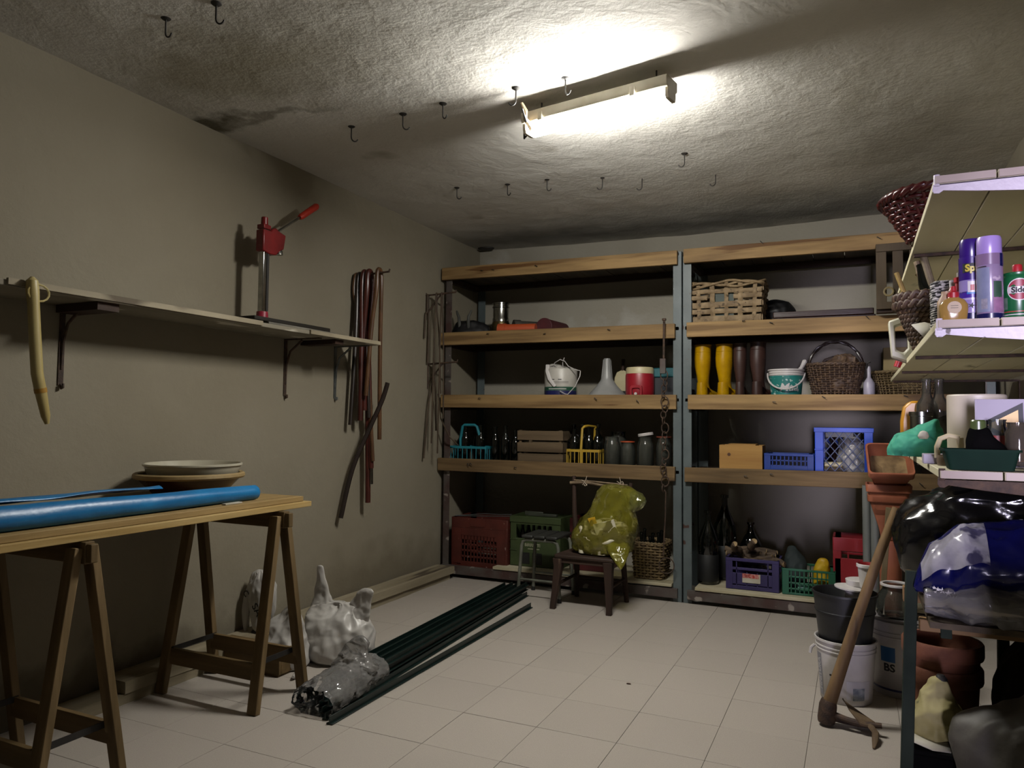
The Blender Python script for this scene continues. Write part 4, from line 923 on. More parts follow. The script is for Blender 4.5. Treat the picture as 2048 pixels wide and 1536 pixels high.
m = MB(); m.rings(bagmesh([(.30, .18, -.02, .02, .02), (.33, .20, -.02, .065, .05), (.38, .205, -.02, .075, .055), (.43, .18, -.01, .06, .05), (.46, .15, 0, .02, .02)], n=36, steps=20, crum=.006, freq=12, seed=46, jit=.012)); m.build('loose_mouth', film('pale_yellow_film', 'c9cf6a', alpha=.14, rough=.1, body=.3, crinkle=.6, csc=16), t, ang=70)
SCR = mat('paper_scraps', 'f0ead0', 'c4b892', sc=14, rough=.8, speck='6b5d44', speck_sc=22, speck_t=.6)
m = MB(); m.rings(bagmesh([(.012, -.04, 0, .13, .09), (.06, -.02, 0, .165, .105), (.14, -.02, 0, .17, .11), (.2, 0, 0, .12, .09), (.24, .01, 0, .03, .03)], crum=.03, freq=11, seed=47)); m.build('scraps', SCR, t, ang=60)
mm = Matrix.Rotation(radians(-17), 3, 'Y') @ Matrix.Rotation(radians(12), 3, 'X')
m = MB(); m.box((.045, -.118, .185), (.15, .012, .115), mm); m.build('paper_box', mat('cream_card', 'f8f2d8', 'eee6c4', sc=6, rough=.6), t)
m = MB(); m.box((-.05, -.12, .235), (.05, .01, .055), mm); m.build('yellow_card', mat('yellow_card', 'e5b322', rough=.5), t)
# ------------------------------------------------------------------ right bay: upper shelf
t = thing('splint_basket', 'square woven splint basket with a torn hole on upper right shelf', 'basket', (-.83, 5.58, D2))
SPL = mat('splint', 'a58c68', '7d6647', sc=20, stretch=(1, 1, 1), rough=.7, speck='5c4930', speck_sc=25, speck_t=.62); 
bw, bd, bh = .235, .16, .325
rows_ = [(.02, .07), (.085, .12), (.13, .172), (.19, .222), (.232, .262)]
for face, s in (('y', -1), ('y', 1), ('x', -1), ('x', 1)):
    hw, off = (bw, bd) if face == 'y' else (bd, bw)
    m = MB(); ns = 5
    for j, (z0, z1) in enumerate(rows_):
        if face == 'y' and s == -1 and j == 3: segs = [(-hw, -hw*.55), (hw*.2, hw)]
        else: segs = [(-hw, hw)]
        for a, b in segs:
            n = 30; rs = []
            for k in range(n+1):
                u = a + (b-a)*k/n; o = .007*cos(pi*(u+hw)/(2*hw)*ns + j*pi); rr = .9 + .1*mn.noise(Vector((u*9, j*3, s)))
                fl_ = 1 + .06*((z0+z1)/2/bh)
                base = off*fl_*s + o
                pts = []
                for zz, dd in ((z0, 0), (z0+(z1-z0)*.2, .004), (z1-(z1-z0)*.2, .004), (z1*rr+z1*(1-rr), 0), (z1-(z1-z0)*.3, -.004), (z0+(z1-z0)*.3, -.004)):
                    pts.append((u*fl_, base+dd, zz+.006*mn.noise(Vector((u*4, j, 1)))) if face == 'y' else (base+dd, u*fl_, zz+.006*mn.noise(Vector((u*4, j, 2)))))
                rs.append(pts)
            m.rings(rs)
    m.build('weaver', SPL, t, ang=60)
    m = MB()
    for k in range(ns):
        u = -hw + 2*hw*(k+.5)/ns; pts = []
        for i in range(25):
            z = .31*i/24; o = -.006*cos(pi*(u+hw)/(2*hw)*ns + z*72); fl_ = 1+.06*z/bh; pts.append((u*fl_, off*fl_*s + o, z) if face == 'y' else (off*fl_*s+o, u*fl_, z))
        m.tube(pts, .017 if k % 2 else .014, 6, flat=.22 if face == 'y' else .22)
    m.build('upright', SPL, t, ang=60)
m = MB()
for q in range(3):
    m.tube([Vector((bw*1.07*sup(1, 1, 7)(a)[0], bd*1.1*sup(1, 1, 7)(a)[1], .285 + .012*q + .012*sin(6*a+q*2))) + Vector((cos(a), sin(a), 0))*.008*cos(9*a+q*2) for a in [2*pi*k/90 for k in range(90)]], .010, 6, closed=True)
m.build('rim', SPL, t, ang=70)
m = MB(); m.box2((-bw, -bd, .001), (bw, bd, .008)); m.build('base', SPL, t)
m = MB(); m.box2((-.11, -.148, .03), (.05, -.14, .25)); m.build('green_lining', mat('green_sheet', '31453a', '26372e', sc=9, rough=.6), t)
t = thing('dark_bulk', 'black soft bundle behind the splint basket', 'bundle', (-.50, 5.76, D2))
m = MB(); m.rings(bagmesh([(0, 0, 0, .13, .1), (.1, 0, 0, .12, .1), (.18, -.02, 0, .09, .07), (.215, -.03, 0, .02, .02)], crum=.01, freq=8, seed=51)); m.build('cloth', BBOOT, t, ang=70)
for i, (y0, dz, lb) in enumerate(((5.50, 0, 'dark brown wooden tray at the bottom of stack on upper right shelf'), (5.49, .042, 'glossy dark tray on top of the stack on upper right shelf'))):
    t = thing('tray', lb, 'tray', (-.20, y0+.08, D2+dz)); TB = wood('tray_wood', '3a221a', '2a1812', 'x', rough=.35)
    m = MB(); m.hole(rrect(.66-.02*i, .2, .004, 1), rrect(.62-.02*i, .16, .004, 1), 0, .04, 'z'); m.build('frame', TB, t, bev=.004)
    m = MB(); m.box2((-.3, -.075, .004), (.3, .075, .012)); m.build('panel', TB, t)
# hanging slatted frame with oddments
t = thing('slatted_frame', 'dark slatted wooden frame hung on the front beam of right bay', 'frame', (.245, 5.27, 2.035))
OW = wood('frame_wood', '5d4f3c', '463a2c', 'z')
for x0, x1 in ((-.115, -.055), (-.02, .04), (.075, .125)):
    m = MB(); m.box2((x0, -.012, .03), (x1, .004, .385)); m.build('slat', OW, t, bev=.002)
for z0, z1 in ((-.01, .035), (.36, .41)):
    m = MB(); m.box2((-.115, -.022, z0), (.125, .03, z1)); m.build('cross_rail', OW, t, bev=.002)
for lo, hi in (((-.115, .004, -.03), (.125, .072, -.008)), ((-.115, .004, .38), (.125, .072, .41))):
    m = MB(); m.box2(lo, hi); m.build('back_rail', DARKWOOD, t)
m = MB(); m.tube([(-.045+.026*cos(a), -.022, .10+.026*sin(a)) for a in [2*pi*k/12 for k in range(12)]], .007, 6, closed=True); m.build('bone_ring', mat('pale_bone', 'a8976e', '8a7850', sc=20, rough=.6), t)

# right bay: middle shelf - boots
def boot(label, x, y, mt, rz, group, h=.40, wd=.056, label2=None):
    t = thing('wellington_boot', label, 'boot', (x, y, D3), rz, group)
    def rg(c, n_, a, b, n=24, pw=2.2):
        c = Vector(c); d = Vector(n_).normalized(); u = Vector((1, 0, 0)); v = d.cross(u).normalized(); f = sup(a, b, pw)
        return [c + u*f(2*pi*k/n)[0] + v*f(2*pi*k/n)[1] for k in range(n)]
    m = MB(); rs = [rg((0, .0, h), (0, 0, 1), wd*1.03, wd*1.08), rg((0, 0, h*.92), (0, 0, 1), wd*1.0, wd*1.05), rg((0, .004, h*.75), (0, 0, 1), wd*1.02, wd*1.12), rg((0, .004, h*.6), (0, 0, 1), wd*.97, wd*1.08), rg((0, 0, h*.42), (0, 0, 1), wd*.78, wd*.88),
        rg((0, -.004, h*.30), (0, 0, 1), wd*.66, wd*.84), rg((0, -.012, h*.24), (0, -.25, 1), wd*.66, wd*.92), rg((0, -.028, h*.18), (0, -.6, 1), wd*.70, wd*1.05), rg((0, -.05, h*.135), (0, -1.2, 1), wd*.74, wd*.95), rg((0, -.10, h*.095), (0, -3, 1), wd*.80, wd*.66),
        rg((0, -.155, h*.075), (0, -6, 1), wd*.84, wd*.52), rg((0, -.20, h*.065), (0, -1, 0), wd*.74, wd*.40), rg((0, -.225, h*.06), (0, -1, 0), wd*.42, wd*.24)]
    m.rings(rs, cap0=False); m.tube([(wd*1.04*cos(a), wd*1.09*sin(a), h-.004) for a in [2*pi*k/24 for k in range(24)]], .004, 6, closed=True)
    m.rings([rg((0, .01, h*.30), (0, 0, 1), wd*.62, wd*.80), rg((0, .014, .03), (0, 0, 1), wd*.68, wd*.82), rg((0, .012, .018), (0, 0, 1), wd*.68, wd*.82)]); m.build('upper', mt, t, ang=50)
    pl = []
    for k in range(28):
        a = 2*pi*k/28; s = sin(a); pl.append((wd*(.84 if s < 0 else .74)*cos(a)*(1 if abs(s) < .98 else .9), -.085 + .155*s))
    m = MB(); m.prism(pl, 0, .022, 'z'); m.build('sole', mt, t, bev=.003)
    for zz in (.86, .70):
        m = MB(); m.tube([(wd*1.01*cos(a), .002+wd*1.08*sin(a), h*zz) for a in [2*pi*k/24 for k in range(24)]], .0022, 5, closed=True); m.build('seam_band', mt, t)
    return t
YB = mat('yellow_boot', 'd4a400', 'bd8d00', sc=9, rough=.3, spec=.5, speck='8a7010', speck_sc=60, speck_t=.68); BB = mat('brown_boot', '4a302a', '3c2621', sc=9, rough=.45)
boot('yellow rubber boot nearest the steel post', -1.02, 5.55, YB, radians(160), 'pair of yellow boots')
boot('yellow rubber boot, right one of the yellow pair', -.865, 5.55, YB, radians(150), 'pair of yellow boots')
boot('brown rubber boot beside the yellow pair', -.755, 5.56, BB, radians(172), 'pair of brown boots', .405, .046)
boot('brown rubber boot, right one next to teal bucket', -.63, 5.56, BB, radians(150), 'pair of brown boots', .41, .052)
t = pail('bucket', 'small white bucket with a teal speckled label and handle', -.44, 5.53, D3, .098, .118, .205, WHITEP, rim=.005, ribs=(.165, .18))
TL = mat('teal_label', '2f8f86', '237a74', sc=14, rough=.4, speck='cfe2da', speck_sc=45, speck_t=.60)
cylpatch(.0992, radians(190), radians(350), .02, .158, 24, slope=.0955).build('label', TL, t)
text_mesh('Maa', .075, cyltext(.0998, radians(284), .075, .0955), WHITEP, t, shear=.25, div=1, bold=.001)
m = MB(); m.tube([(.123*cos(a), .123*sin(a) - .012*sin((a-pi)*1), .178 - .115*sin(a-pi)*1.0) for a in [pi + pi*k/22 for k in range(23)]], .006, 8); m.build('handle', WHITEP, t)
m = MB(); m.tube([(.03, .02, .15), (.10, .0, .215), (.125, -.01, .262), (.13, -.01, .27)], [.01, .013, .017, .006], 10); m.build('brush_handle', WHITEP, t)
t = basket('oval wicker basket with a tall hoop handle on middle right shelf', -.125, 5.58, D3, (.135, .11), (.185, .15), .235, WKD, rows=15, nst=36, amp=.005, r=.0075)
m = MB()
for q in range(2): m.tube([(.178*cos(a)+.003*q, .05+.008*cos(7*a+q*pi), .20 + .20*sin(a)+.005*sin(9*a+q*pi)) for a in [pi*k/26 for k in range(27)]], .009, 8)
m.build('hoop_handle', mat('dark_cane', '3b2d28', '2b201c', sc=20, rough=.35), t)
m = MB(); m.rings(bagmesh([(.05, 0, 0, .12, .1), (.15, .01, 0, .15, .11), (.24, .05, 0, .10, .08), (.295, .07, 0, .05, .04), (.31, .07, 0, .01, .01)], crum=.02, freq=13, seed=61)); m.build('dried_stems', WKD, t, ang=60)
m = MB(); m.tube([(-.12, .03, .2), (-.06, 0, .27), (.02, 0, .295), (.10, .0, .26)], .012, 8); m.tube([(-.1, -.02, .2), (-.03, -.03, .25), (.06, -.03, .24)], .010, 8); m.build('bent_twigs', mat('dark_cane', '3b2d28'), t)
basket('low round wicker basket under the right wall shelf', .31, 5.60, D3, (.165, .13), (.20, .15), .175, WK, rows=11, nst=40, amp=.004, r=.006)
t = thing('spray_bottle', 'pale plastic bottle between the hoop basket and low basket', 'bottle', (.085, 5.50, D3))
m = MB(); m.lathe([(0, 0), (.034, .001), (.036, .01), (.036, .10), (.022, .125), (.012, .14), (.012, .2), (.008, .215), (0, .216)], 20); m.build('body', mat('pale_lilac', 'b8b3c0', 'a09caa', sc=8, rough=.4), t); m = MB(); m.tube([(-.01, 0, .2), (-.012, -.01, .235), (.01, -.012, .245)], .007, 8); m.build('nozzle', IRON, t)
t = thing('cardboard_box', 'tall cream cardboard box standing at right end of middle shelf', 'box', (.30, 5.80, D3)); m = MB(); m.box2((-.12, -.06, 0), (.12, .06, .36)); m.build('carton', mat('cream_carton', 'b7a273', 'a8935f', sc=5, rough=.7), t, bev=.003)

# right bay: lower shelf
t = thing('wooden_box', 'pale pine box with a knot on the lower right shelf', 'box', (-.745, 5.58, D4))
PB = wood('box_pine', 'c79a58', 'b3854a', 'x', speck='7a5228', sc=10)
for lo, hi in (((-.148, -.10, 0), (.148, -.088, .192)), ((-.148, .088, 0), (.148, .10, .192)), ((-.148, -.088, 0), (-.138, .088, .192)), ((.138, -.088, 0), (.148, .088, .192))):
    m = MB(); m.box2(lo, hi); m.build('side_board', PB, t, bev=.002)
m = MB(); m.box2((-.137, -.087, .0), (.137, .087, .008)); m.build('bottom_board', PB, t); m = MB(); m.box2((-.09, -.07, .186), (.10, .08, .200)); m.build('lid_board', PB, t, bev=.002)
m = MB(); m.lathe([(0, 0), (.012, 0), (.012, .001), (0, .0012)], 12, m=Matrix.Rotation(radians(90), 3, 'X')); m.build('knot', mat('dark_knot', '5c3515'), t, loc=(-.08, -.1005, .125))
BL = mat('blue_crate', '1f55dc', '1a49c4', sc=6, rough=.45)
t = crate('plastic_crate', 'low dark blue plastic crate beside the pine box', -.425, 5.60, D4, .32, .2, .14, mat('dark_blue_crate', '1f46a8', '1a3c94', sc=6, rough=.5), rows=[(0, .42), (.62, .68), (.88, 1)], bars=12, hand=False)
m = MB(); m.box2((-.14, -.07, .014), (.14, .07, .125)); m.build('packing', mat('dark_packing', '22242c', '2f3038', sc=30, rough=.7), t)
t = thing('milk_crate', 'bright blue milk crate with diamond lattice holding bags', 'crate', (-.075, 5.62, D4))
W3, H3, D3_ = .178, .325, .15
for s in (-1, 1):
    m = MB(); m.hole(rrect(2*W3, H3, .004, 1, 0, H3/2), rrect(2*W3-.105, H3-.055, .004, 1, 0, H3/2+.004), s*D3_-.008, s*D3_+.008, 'y'); m.box2((-W3-.006, s*D3_-.011, H3-.03), (W3+.006, s*D3_+.011, H3)); m.box2((-W3-.004, s*D3_-.010, .17), (-W3+.052, s*D3_+.010, .18)); m.box2((W3-.052, s*D3_-.010, .17), (W3+.004, s*D3_+.010, .18)); m.build('wall_frame', BL, t, bev=.002)
    m = MB(); iw, ih = W3-.0525, H3-.055; zc = H3/2+.004
    for k in range(-6, 7):
        for q in (-1, 1):
            pts = []
            x0 = k*.055
            # line x = x0 + q*(z-zc)*.8 clipped
            for i in range(41):
                z = zc - ih/2 + ih*i/40; x = x0 + q*(z-zc)*.82
                if abs(x) <= iw: pts.append((x, s*D3_, z))
            if len(pts) > 2: m.cyl(pts[0], pts[-1], .0035, None, 6)
    m.build('lattice', mat('pale_lattice', '6a7396', '565f82', sc=9, rough=.5) if s < 0 else BL, t)
    m = MB(); m.box((s*(W3-.004), 0, H3/2), (.012, 2*D3_-.018, H3)); m.build('side_wall', BL, t, bev=.002)
m = MB(); m.box2((-.11, -D3_-.0005, .262), (.06, -D3_+.006, .298)); m.build('hand_hole_shade', BLACK, t)  # black plate stands for the shade in the hand hole
m = MB(); m.box2((-W3+.01, -D3_+.01, .001), (W3-.01, D3_-.01, .01)); m.build('base', BL, t)
t2 = thing('plastic_bag', 'clear bag of white stuff inside the blue milk crate', 'bag', (-.01, 5.64, D4+.011)); m = MB(); m.rings(bagmesh([(.0, 0, 0, .09, .09), (.1, 0, 0, .105, .10), (.19, 0, 0, .09, .09), (.24, -.02, 0, .05, .05), (.26, -.02, 0, .01, .01)], crum=.016, freq=12, seed=71)); m.build('film', mat('milky_bag', 'bcb9b6', 'a09d9a', sc=9, rough=.25), t2, ang=75)
t2 = thing('scrub_brush', 'tan scrubbing brush lying in the front of blue milk crate', 'brush', (-.135, 5.50, D4+.011)); m = MB(); m.tube([(-.06, 0, .062), (.05, 0, .062)], [.02, .02], 12); m.build('back', CREAM, t2); m = MB(); m.tube([(-.062, 0, .03), (.056, 0, .03)], .03, 10, flat=.9); m.build('bristles', mat('bristle', '5c4a33', '3f3223', sc=60, rough=.9, bump=.5, bsc=120), t2)
t2 = thing('wine_bottle', 'dark bottle lying in the left side of blue milk crate', 'bottle', (-.14, 5.64, D4+.011)); m = MB(); m.lathe([(0, .002), (.033, 0), (.034, .01), (.034, .17), (.014, .21), (.013, .255), (0, .256)], 18); m.build('glass', mat('wine_glass', '1c0a0d', '14070a', sc=5, rough=.08), t2)

# right bay: bottom
def demi(label, x, y, h, r):
    t = thing('demijohn', label, 'demijohn', (x, y, D5)); m = MB(); m.lathe([(0, .004), (r*.92, .001), (r, .012), (r, h*.52), (r*.94, h*.62), (r*.62, h*.74), (r*.36, h*.82), (r*.25, h*.88), (r*.24, h*.96), (r*.34, h*.965), (r*.34, h), (0, h)], 30); m.build('glass', GLASSD, t, ang=50)
    m = MB(); m.lathe([(r*1.003, .02), (r*1.012, .022), (r*1.012, h*.40), (r*1.003, h*.402)], 30); m.build('sleeve', mat('dark_sleeve', '0b0d0e', '101213', sc=9, rough=.6), t)
demi('tall black demijohn at the left end of the bottom right shelf', -.985, 5.54, .52, .075); demi('taller black demijohn behind, against the back', -.90, 5.76, .62, .085); demi('short black demijohn wedged behind the purple crate', -.72, 5.82, .42, .08)
PU = mat('purple_crate', '3a3068', '30285a', sc=6, rough=.45)
t = crate('plastic_crate', 'purple plastic crate with a torn red and white sticker', -.665, 5.56, D5, .35, .26, .215, PU, rows=[(0, .12), (.16, .52), (.62, .70), (.9, 1)], bars=5)
m = MB(); m.box2((-.065, -.1345, .05), (.055, -.1325, .112)); m.build('sticker', PAPER, t); m = MB(); m.box2((-.065, -.1352, .082), (.045, -.1346, .112)); m.build('sticker_print', mat('red_print', 'b92a22', 'd8a39a', sc=60, rough=.6), t)
text_mesh('SEC', .026, lambda u, v: Vector((-.03+u, -.1357, .097+v)), mat('red_ink', '8f1410'), t, bold=.0006)
LOG = mat('bark_log', '6e5a45', '44362a', sc=18, stretch=(.4, 2, 2), rough=.85, bump=.4); CUT = mat('cut_wood', 'b99d72', 'a58a60', sc=20, rough=.8)
random.seed(14)
for i in range(11):
    a = random.uniform(-.5, .5); r = random.uniform(.013, .022); ln = random.uniform(.10, .16); c = Vector((-.66 + random.uniform(-.09, .09), 5.52+.012*i, D5+.20 + .022*(i//3) + (.0)))
    t2 = thing('firewood_log', ['short log with pale sawn end on top of the purple crate', 'thin crooked branch lying on the purple crate'][1 if i not in (9, 10) else 0], 'log', c, a, 'firewood heaped in the purple crate' if i not in (9, 10) else 'sawn logs sticking up from the purple crate')
    if i in (9, 10): 
        t2.rotation_euler = (0, radians(-32), radians(-105 + 30*(i-9))); r = .021; ln = .085; t2.location = (-.77+.09*(i-9), 5.50, D5+.26+.025*(i-9))
    pts = [(-ln+2*ln*k/8, .012*sin(k*1.3+i), .010*cos(k*1.1+i)) for k in range(9)]
    m = MB(); m.tube(pts, [r*(1+.12*sin(k*2+i)) for k in range(9)], 9); m.build('bark', LOG, t2, ang=60)
    for e, q in ((pts[0], -1), (pts[-1], 1)):
        m = MB(); m.cyl((e[0]-q*.002, e[1], e[2]), (e[0]+q*.002, e[1], e[2]), r*.98, r*.98, 10); m.build('sawn_end', CUT, t2)
GR = mat('green_net_crate', '1c6a4c', '17593f', sc=6, rough=.45)
t = crate('plastic_crate', 'green lattice crate with yellow glove on bottom right shelf', -.30, 5.55, D5, .33, .25, .175, GR, rows=[(0, .08), (.2, .26), (.42, .48), (.66, .72), (.92, 1)], bars=12, hand=False)
t2 = thing('dark_cloth', 'dark green cloth heaped in the left half of green crate', 'cloth', (-.385, 5.58, D5+.014)); m = MB(); m.rings(bagmesh([(0, 0, 0, .06, .07), (.1, 0, 0, .07, .08), (.2, -.01, .02, .06, .05), (.27, -.03, .05, .03, .02), (.285, -.03, .05, .005, .005)], crum=.012, freq=10, seed=81)); m.build('fabric', mat('dark_teal_cloth', '1c2a2a', '16211f', sc=9, rough=.8), t2, ang=70)
t2 = thing('rubber_glove', 'yellow rubber glove poking out of the green crate', 'glove', (-.225, 5.55, D5+.014)); m = MB(); m.rings(bagmesh([(0, 0, 0, .05, .05), (.12, .0, 0, .055, .05), (.19, .01, -.02, .045, .035), (.225, .012, -.02, .025, .02), (.232, .012, -.02, .005, .005)], n=36, steps=26, crum=.010, freq=16, seed=83)); m.build('body', mat('yellow_rubber', 'd9b21c', 'c79d14', sc=8, rough=.5), t2, ang=70)
t2 = thing('green_bottle', 'pale green plastic bottle lying in the front of green crate', 'bottle', (-.29, 5.475, D5+.013)); m = MB(); m.tube([(-.08, 0, .033), (.05, 0, .033), (.075, 0, .033), (.10, 0, .033)], [.032, .032, .015, .013], 16); m.build('body', mat('pale_green_plastic', '5f9a80', '4c8069', sc=8, rough=.25), t2)
RD = mat('bright_red_crate', 'a51f2c', '941a26', sc=6, rough=.45)
t = crate('plastic_crate', 'tall red plastic crate beside the grey pipes', .035, 5.62, D5, .36, .28, .40, RD, rows=[(0, .1), (.42, .48), (.62, .66), (.78, 1)], bars=8)
m = MB(); m.box2((-.17, -.143, .03), (-.03, -.1395, .26)); m.build('panel', RD, t)

t = thing('storage_box', 'olive box with shade put into its colour at right end of middle shelf', 'box', (.62, 5.72, D3)); m = MB(); m.box2((-.13, -.2, 0), (.13, .2, .42)); m.build('body', mat('shade_olive', '2a2618', '231f14', sc=7, rough=.8, spec=.1), t, bev=.004); m = MB(); m.box2((-.134, -.204, .36), (.134, .204, .43)); m.build('lid', mat('shade_olive', '2a2618'), t, bev=.004)  # put in to cover bright back wall; shade is in its colour
t = thing('dark_bulk', 'dark brown sack filling the far right end of lower shelf', 'sack', (.58, 5.66, D4)); m = MB(); m.rings(bagmesh([(0, 0, 0, .15, .15), (.02, 0, 0, .17, .17), (.2, 0, 0, .17, .17), (.33, .0, 0, .13, .12), (.40, .0, 0, .05, .05), (.42, 0, 0, .01, .01)], crum=.008, freq=7, seed=131, jit=.01)); m.build('cloth', mat('dark_brown_cloth', '241b14', '1c150f', sc=9, rough=.9, spec=.05), t, ang=70)
# ------------------------------------------------------------------ right wall shelves
BOARDM = mat('cream_shelf_board', 'efe7c6', 'ddd3ae', sc=4, stretch=(1, .3, 1), rough=.6, speck='7b704f', speck_sc=6, speck_t=.64)
EDGEM = mat('pale_edge', 'c9b8ac', 'b7a598', sc=6, rough=.6)
BRKM = mat('chipped_white_bracket', 'f0e6f2', 'ddd2e0', sc=9, rough=.5, speck='5b4a48', speck_sc=28, speck_t=.62, bump=.2)
def wshelf(label, z, y0, y1, brk_rust=False, drop=0.0):
    t = thing('wall_shelf', label, 'shelf', (XR, (y0+y1)/2, z)); off = (XR, (y0+y1)/2, z)
    xs = [.20, .345, .50, .655, .80]
    for k in range(4):
        m = MB(off); m.box2((xs[k]+.002, y0, z-.022), (xs[k+1]-.002, y1, z)); m.build('board', BOARDM, t, bev=.002)
        m = MB(off); m.box2((xs[k]+.004, y0-.004, z-.021), (xs[k+1]-.004, y0-.0003, z-.001)); m.build('board_end', EDGEM, t)
    for yy in (y0+.004, y0+.92, y0+1.84, y0+2.75):
        if yy > y1: continue
        m = MB(off)
        if yy > y0+.1: m.box2((.21, yy, z-.034), (XR, yy+.022, z-.0225)); m.box2((XR-.006, yy, z-.2), (XR, yy+.022, z-.03)); m.build('bracket', RUST, t, bev=.001); continue  # inner brackets are thinner and darker in material than the near one
        m.prism([(.197, z-.022), (XR, z-.022), (XR, z-.17), (XR-.02, z-.17), (.42, z-.062), (.30, z-.05), (.222, z-.040), (.212, z-.047), (.20, z-.046), (.196, z-.038)], yy, yy+.006, 'y')
        m.box2((.2, yy, z-.026), (XR, yy+.035, z-.022)); m.box2((XR-.006, yy-.01, z-.2), (XR, yy+.03, z-.022)); m.build('bracket', RUST if brk_rust else BRKM, t, bev=.001)
        m = MB(off); m.tube([(.207, yy+.003, z-.028), (.207, yy+.003, z+.004)], .008, 8); m.build('bracket_tip', RUST if brk_rust else BRKM, t)
    return t
wshelf('top plank shelf on white brackets along the right wall', 1.968, 2.27, 4.6)
wshelf('middle plank shelf with spray cans along the right wall', 1.577, 2.27, 5.2)
wshelf('lowest plank shelf on rusty brackets along the right wall', 1.176, 2.27, 4.4, True)
Z1, Z2, Z3 = 1.9685, 1.5775, 1.1765
# red wicker basket on top shelf
RW = mat('red_wicker', '521514', '3c0f0f', sc=20, rough=.3, spec=.5)
basket('glossy dark red wicker basket overhanging the top right shelf', .315, 3.10, Z1, (.12, .12), (.215, .215), .155, RW, rows=10, nst=34, amp=.006, r=.0095, flat=.9, rim=.012)
# braided basket with sticks
BRD = mat('brown_rope', '5e4534', '43301f', sc=25, rough=.6, speck='8a6c48', speck_sc=40, speck_t=.62)
BPX, BPY = .258, 3.22
t = thing('rope_basket', 'brown braided rope basket with sticks and a bottle in it', 'basket', (BPX, BPY, Z2))
m = MB()
for j in range(9):
    f = j/9; r = .045 + .055*f; z = .012 + .017*j; n = 90; ns = int(10 + 7*f)
    for q in range(2): m.tube([((r+.007*cos(ns*a + q*pi))*cos(a), (r+.007*cos(ns*a+q*pi))*sin(a), z + .007*sin(ns*a+q*pi)) for a in [2*pi*k/n for k in range(n)]], .0085, 6, closed=True)
m.build('coil', BRD, t, ang=80, kind='stuff')
m = MB()
for j in range(2):
    for q in range(3):
        n = 120; r = .107; m.tube([((r+.010*cos(8*a + q*2*pi/3))*cos(a), (r+.010*cos(8*a+q*2*pi/3))*sin(a), .172 + .028*j + .012*sin(16*a + q*4*pi/3)) for a in [2*pi*k/n for k in range(n)]], .0095, 6, closed=True)
m.build('braided_rim', BRD, t, ang=80)
m = MB(); m.lathe([(0, .003), (.045, .002), (.09, .17), (.085, .17), (.04, .01), (0, .01)], 30); m.build('lining', BRD, t)
for i, (p0, p1, r, mt_, nm, lb) in enumerate((((.02, .0, .03), (-.035, .03, .35), .012, STICK, 'stick', 'thin stick with pale end standing in braided basket'), ((-.03, .02, .03), (-.105, .05, .315), .009, mat('bamboo', 'a58a4a', '8d733a', sc=12, rough=.5), 'stick', 'bamboo stick leaning left in the braided basket'),
                                     ((.05, -.02, .03), (-.015, -.01, .36), .013, OLDWOOD_Y, 'stick', 'brown wooden handle rising highest from braided basket'))):
    c = Vector((BPX, BPY, Z2)); m = MB(); m.tube([Vector(p0), (Vector(p0)+Vector(p1))/2+Vector((.006, 0, 0)), Vector(p1)], [r*.8, r, r], 9); o = m.build(nm, mt_, loc=c); tag(o, lb, 'stick')
m = MB(); m.tube([(.035, .0, .03), (-.03, .02, .24), (-.038, .022, .262), (-.055, .026, .325), (-.058, .027, .335)], [.028, .03, .026, .012, .012], 16); tag(m.build('bottle', GLASSD, loc=(BPX+.03, BPY-.01, Z2)), 'dark glass bottle leaning in the braided rope basket', 'bottle')
m = MB(); m.tube([(.03, .0, .0), (.045, .0, .10), (.08, .0, .15)], .008, 8); m.tube([(-.05, 0, .21), (.04, 0, .12), (.10, 0, .03)], .0085, 8); tag(m.build('wooden_hanger', mat('hanger_wood', '7a5a30', '634722', sc=12, rough=.5), loc=(BPX+.02, BPY+.12, Z2+.11)), 'wooden clothes hanger lying behind the braided rope basket', 'hanger')
# white jerrycan with ring handle
t = thing('jerrycan', 'white plastic jerrycan with a big handle hanging over shelf edge', 'jerrycan', (.185, 3.62, Z2))
def rot2(p, a, c=(0, 0)): return (c[0] + (p[0]-c[0])*cos(a) - (p[1]-c[1])*sin(a), c[1] + (p[0]-c[0])*sin(a) + (p[1]-c[1])*cos(a))
JP = mat('natural_white_plastic', 'd6d2bd', 'c4c0aa', sc=5, rough=.4)
out = [(-.052, .165), (.012, .185), (.05, .14), (.05, .02), (.02, -.02), (-.04, .005)]; inn = [(-.026, .140), (.006, .150), (.022, .125), (.022, .045), (.006, .025), (-.024, .040)]
m = MB(); m.hole(out, inn, -.03, .03, 'y'); m.build('handle_frame', JP, t, bev=.01)
m = MB(); m.prism([(.045, .13), (.14, .10), (.14, .0), (.045, .0)], -.055, .055, 'y'); m.build('body', JP, t, bev=.015)
m = MB(); m.cyl((-.012, -.02, -.012), (-.02, -.02, -.036), .014, .014, 14); m.build('cap', mat('red_cap', 'b3202a', rough=.4), t)
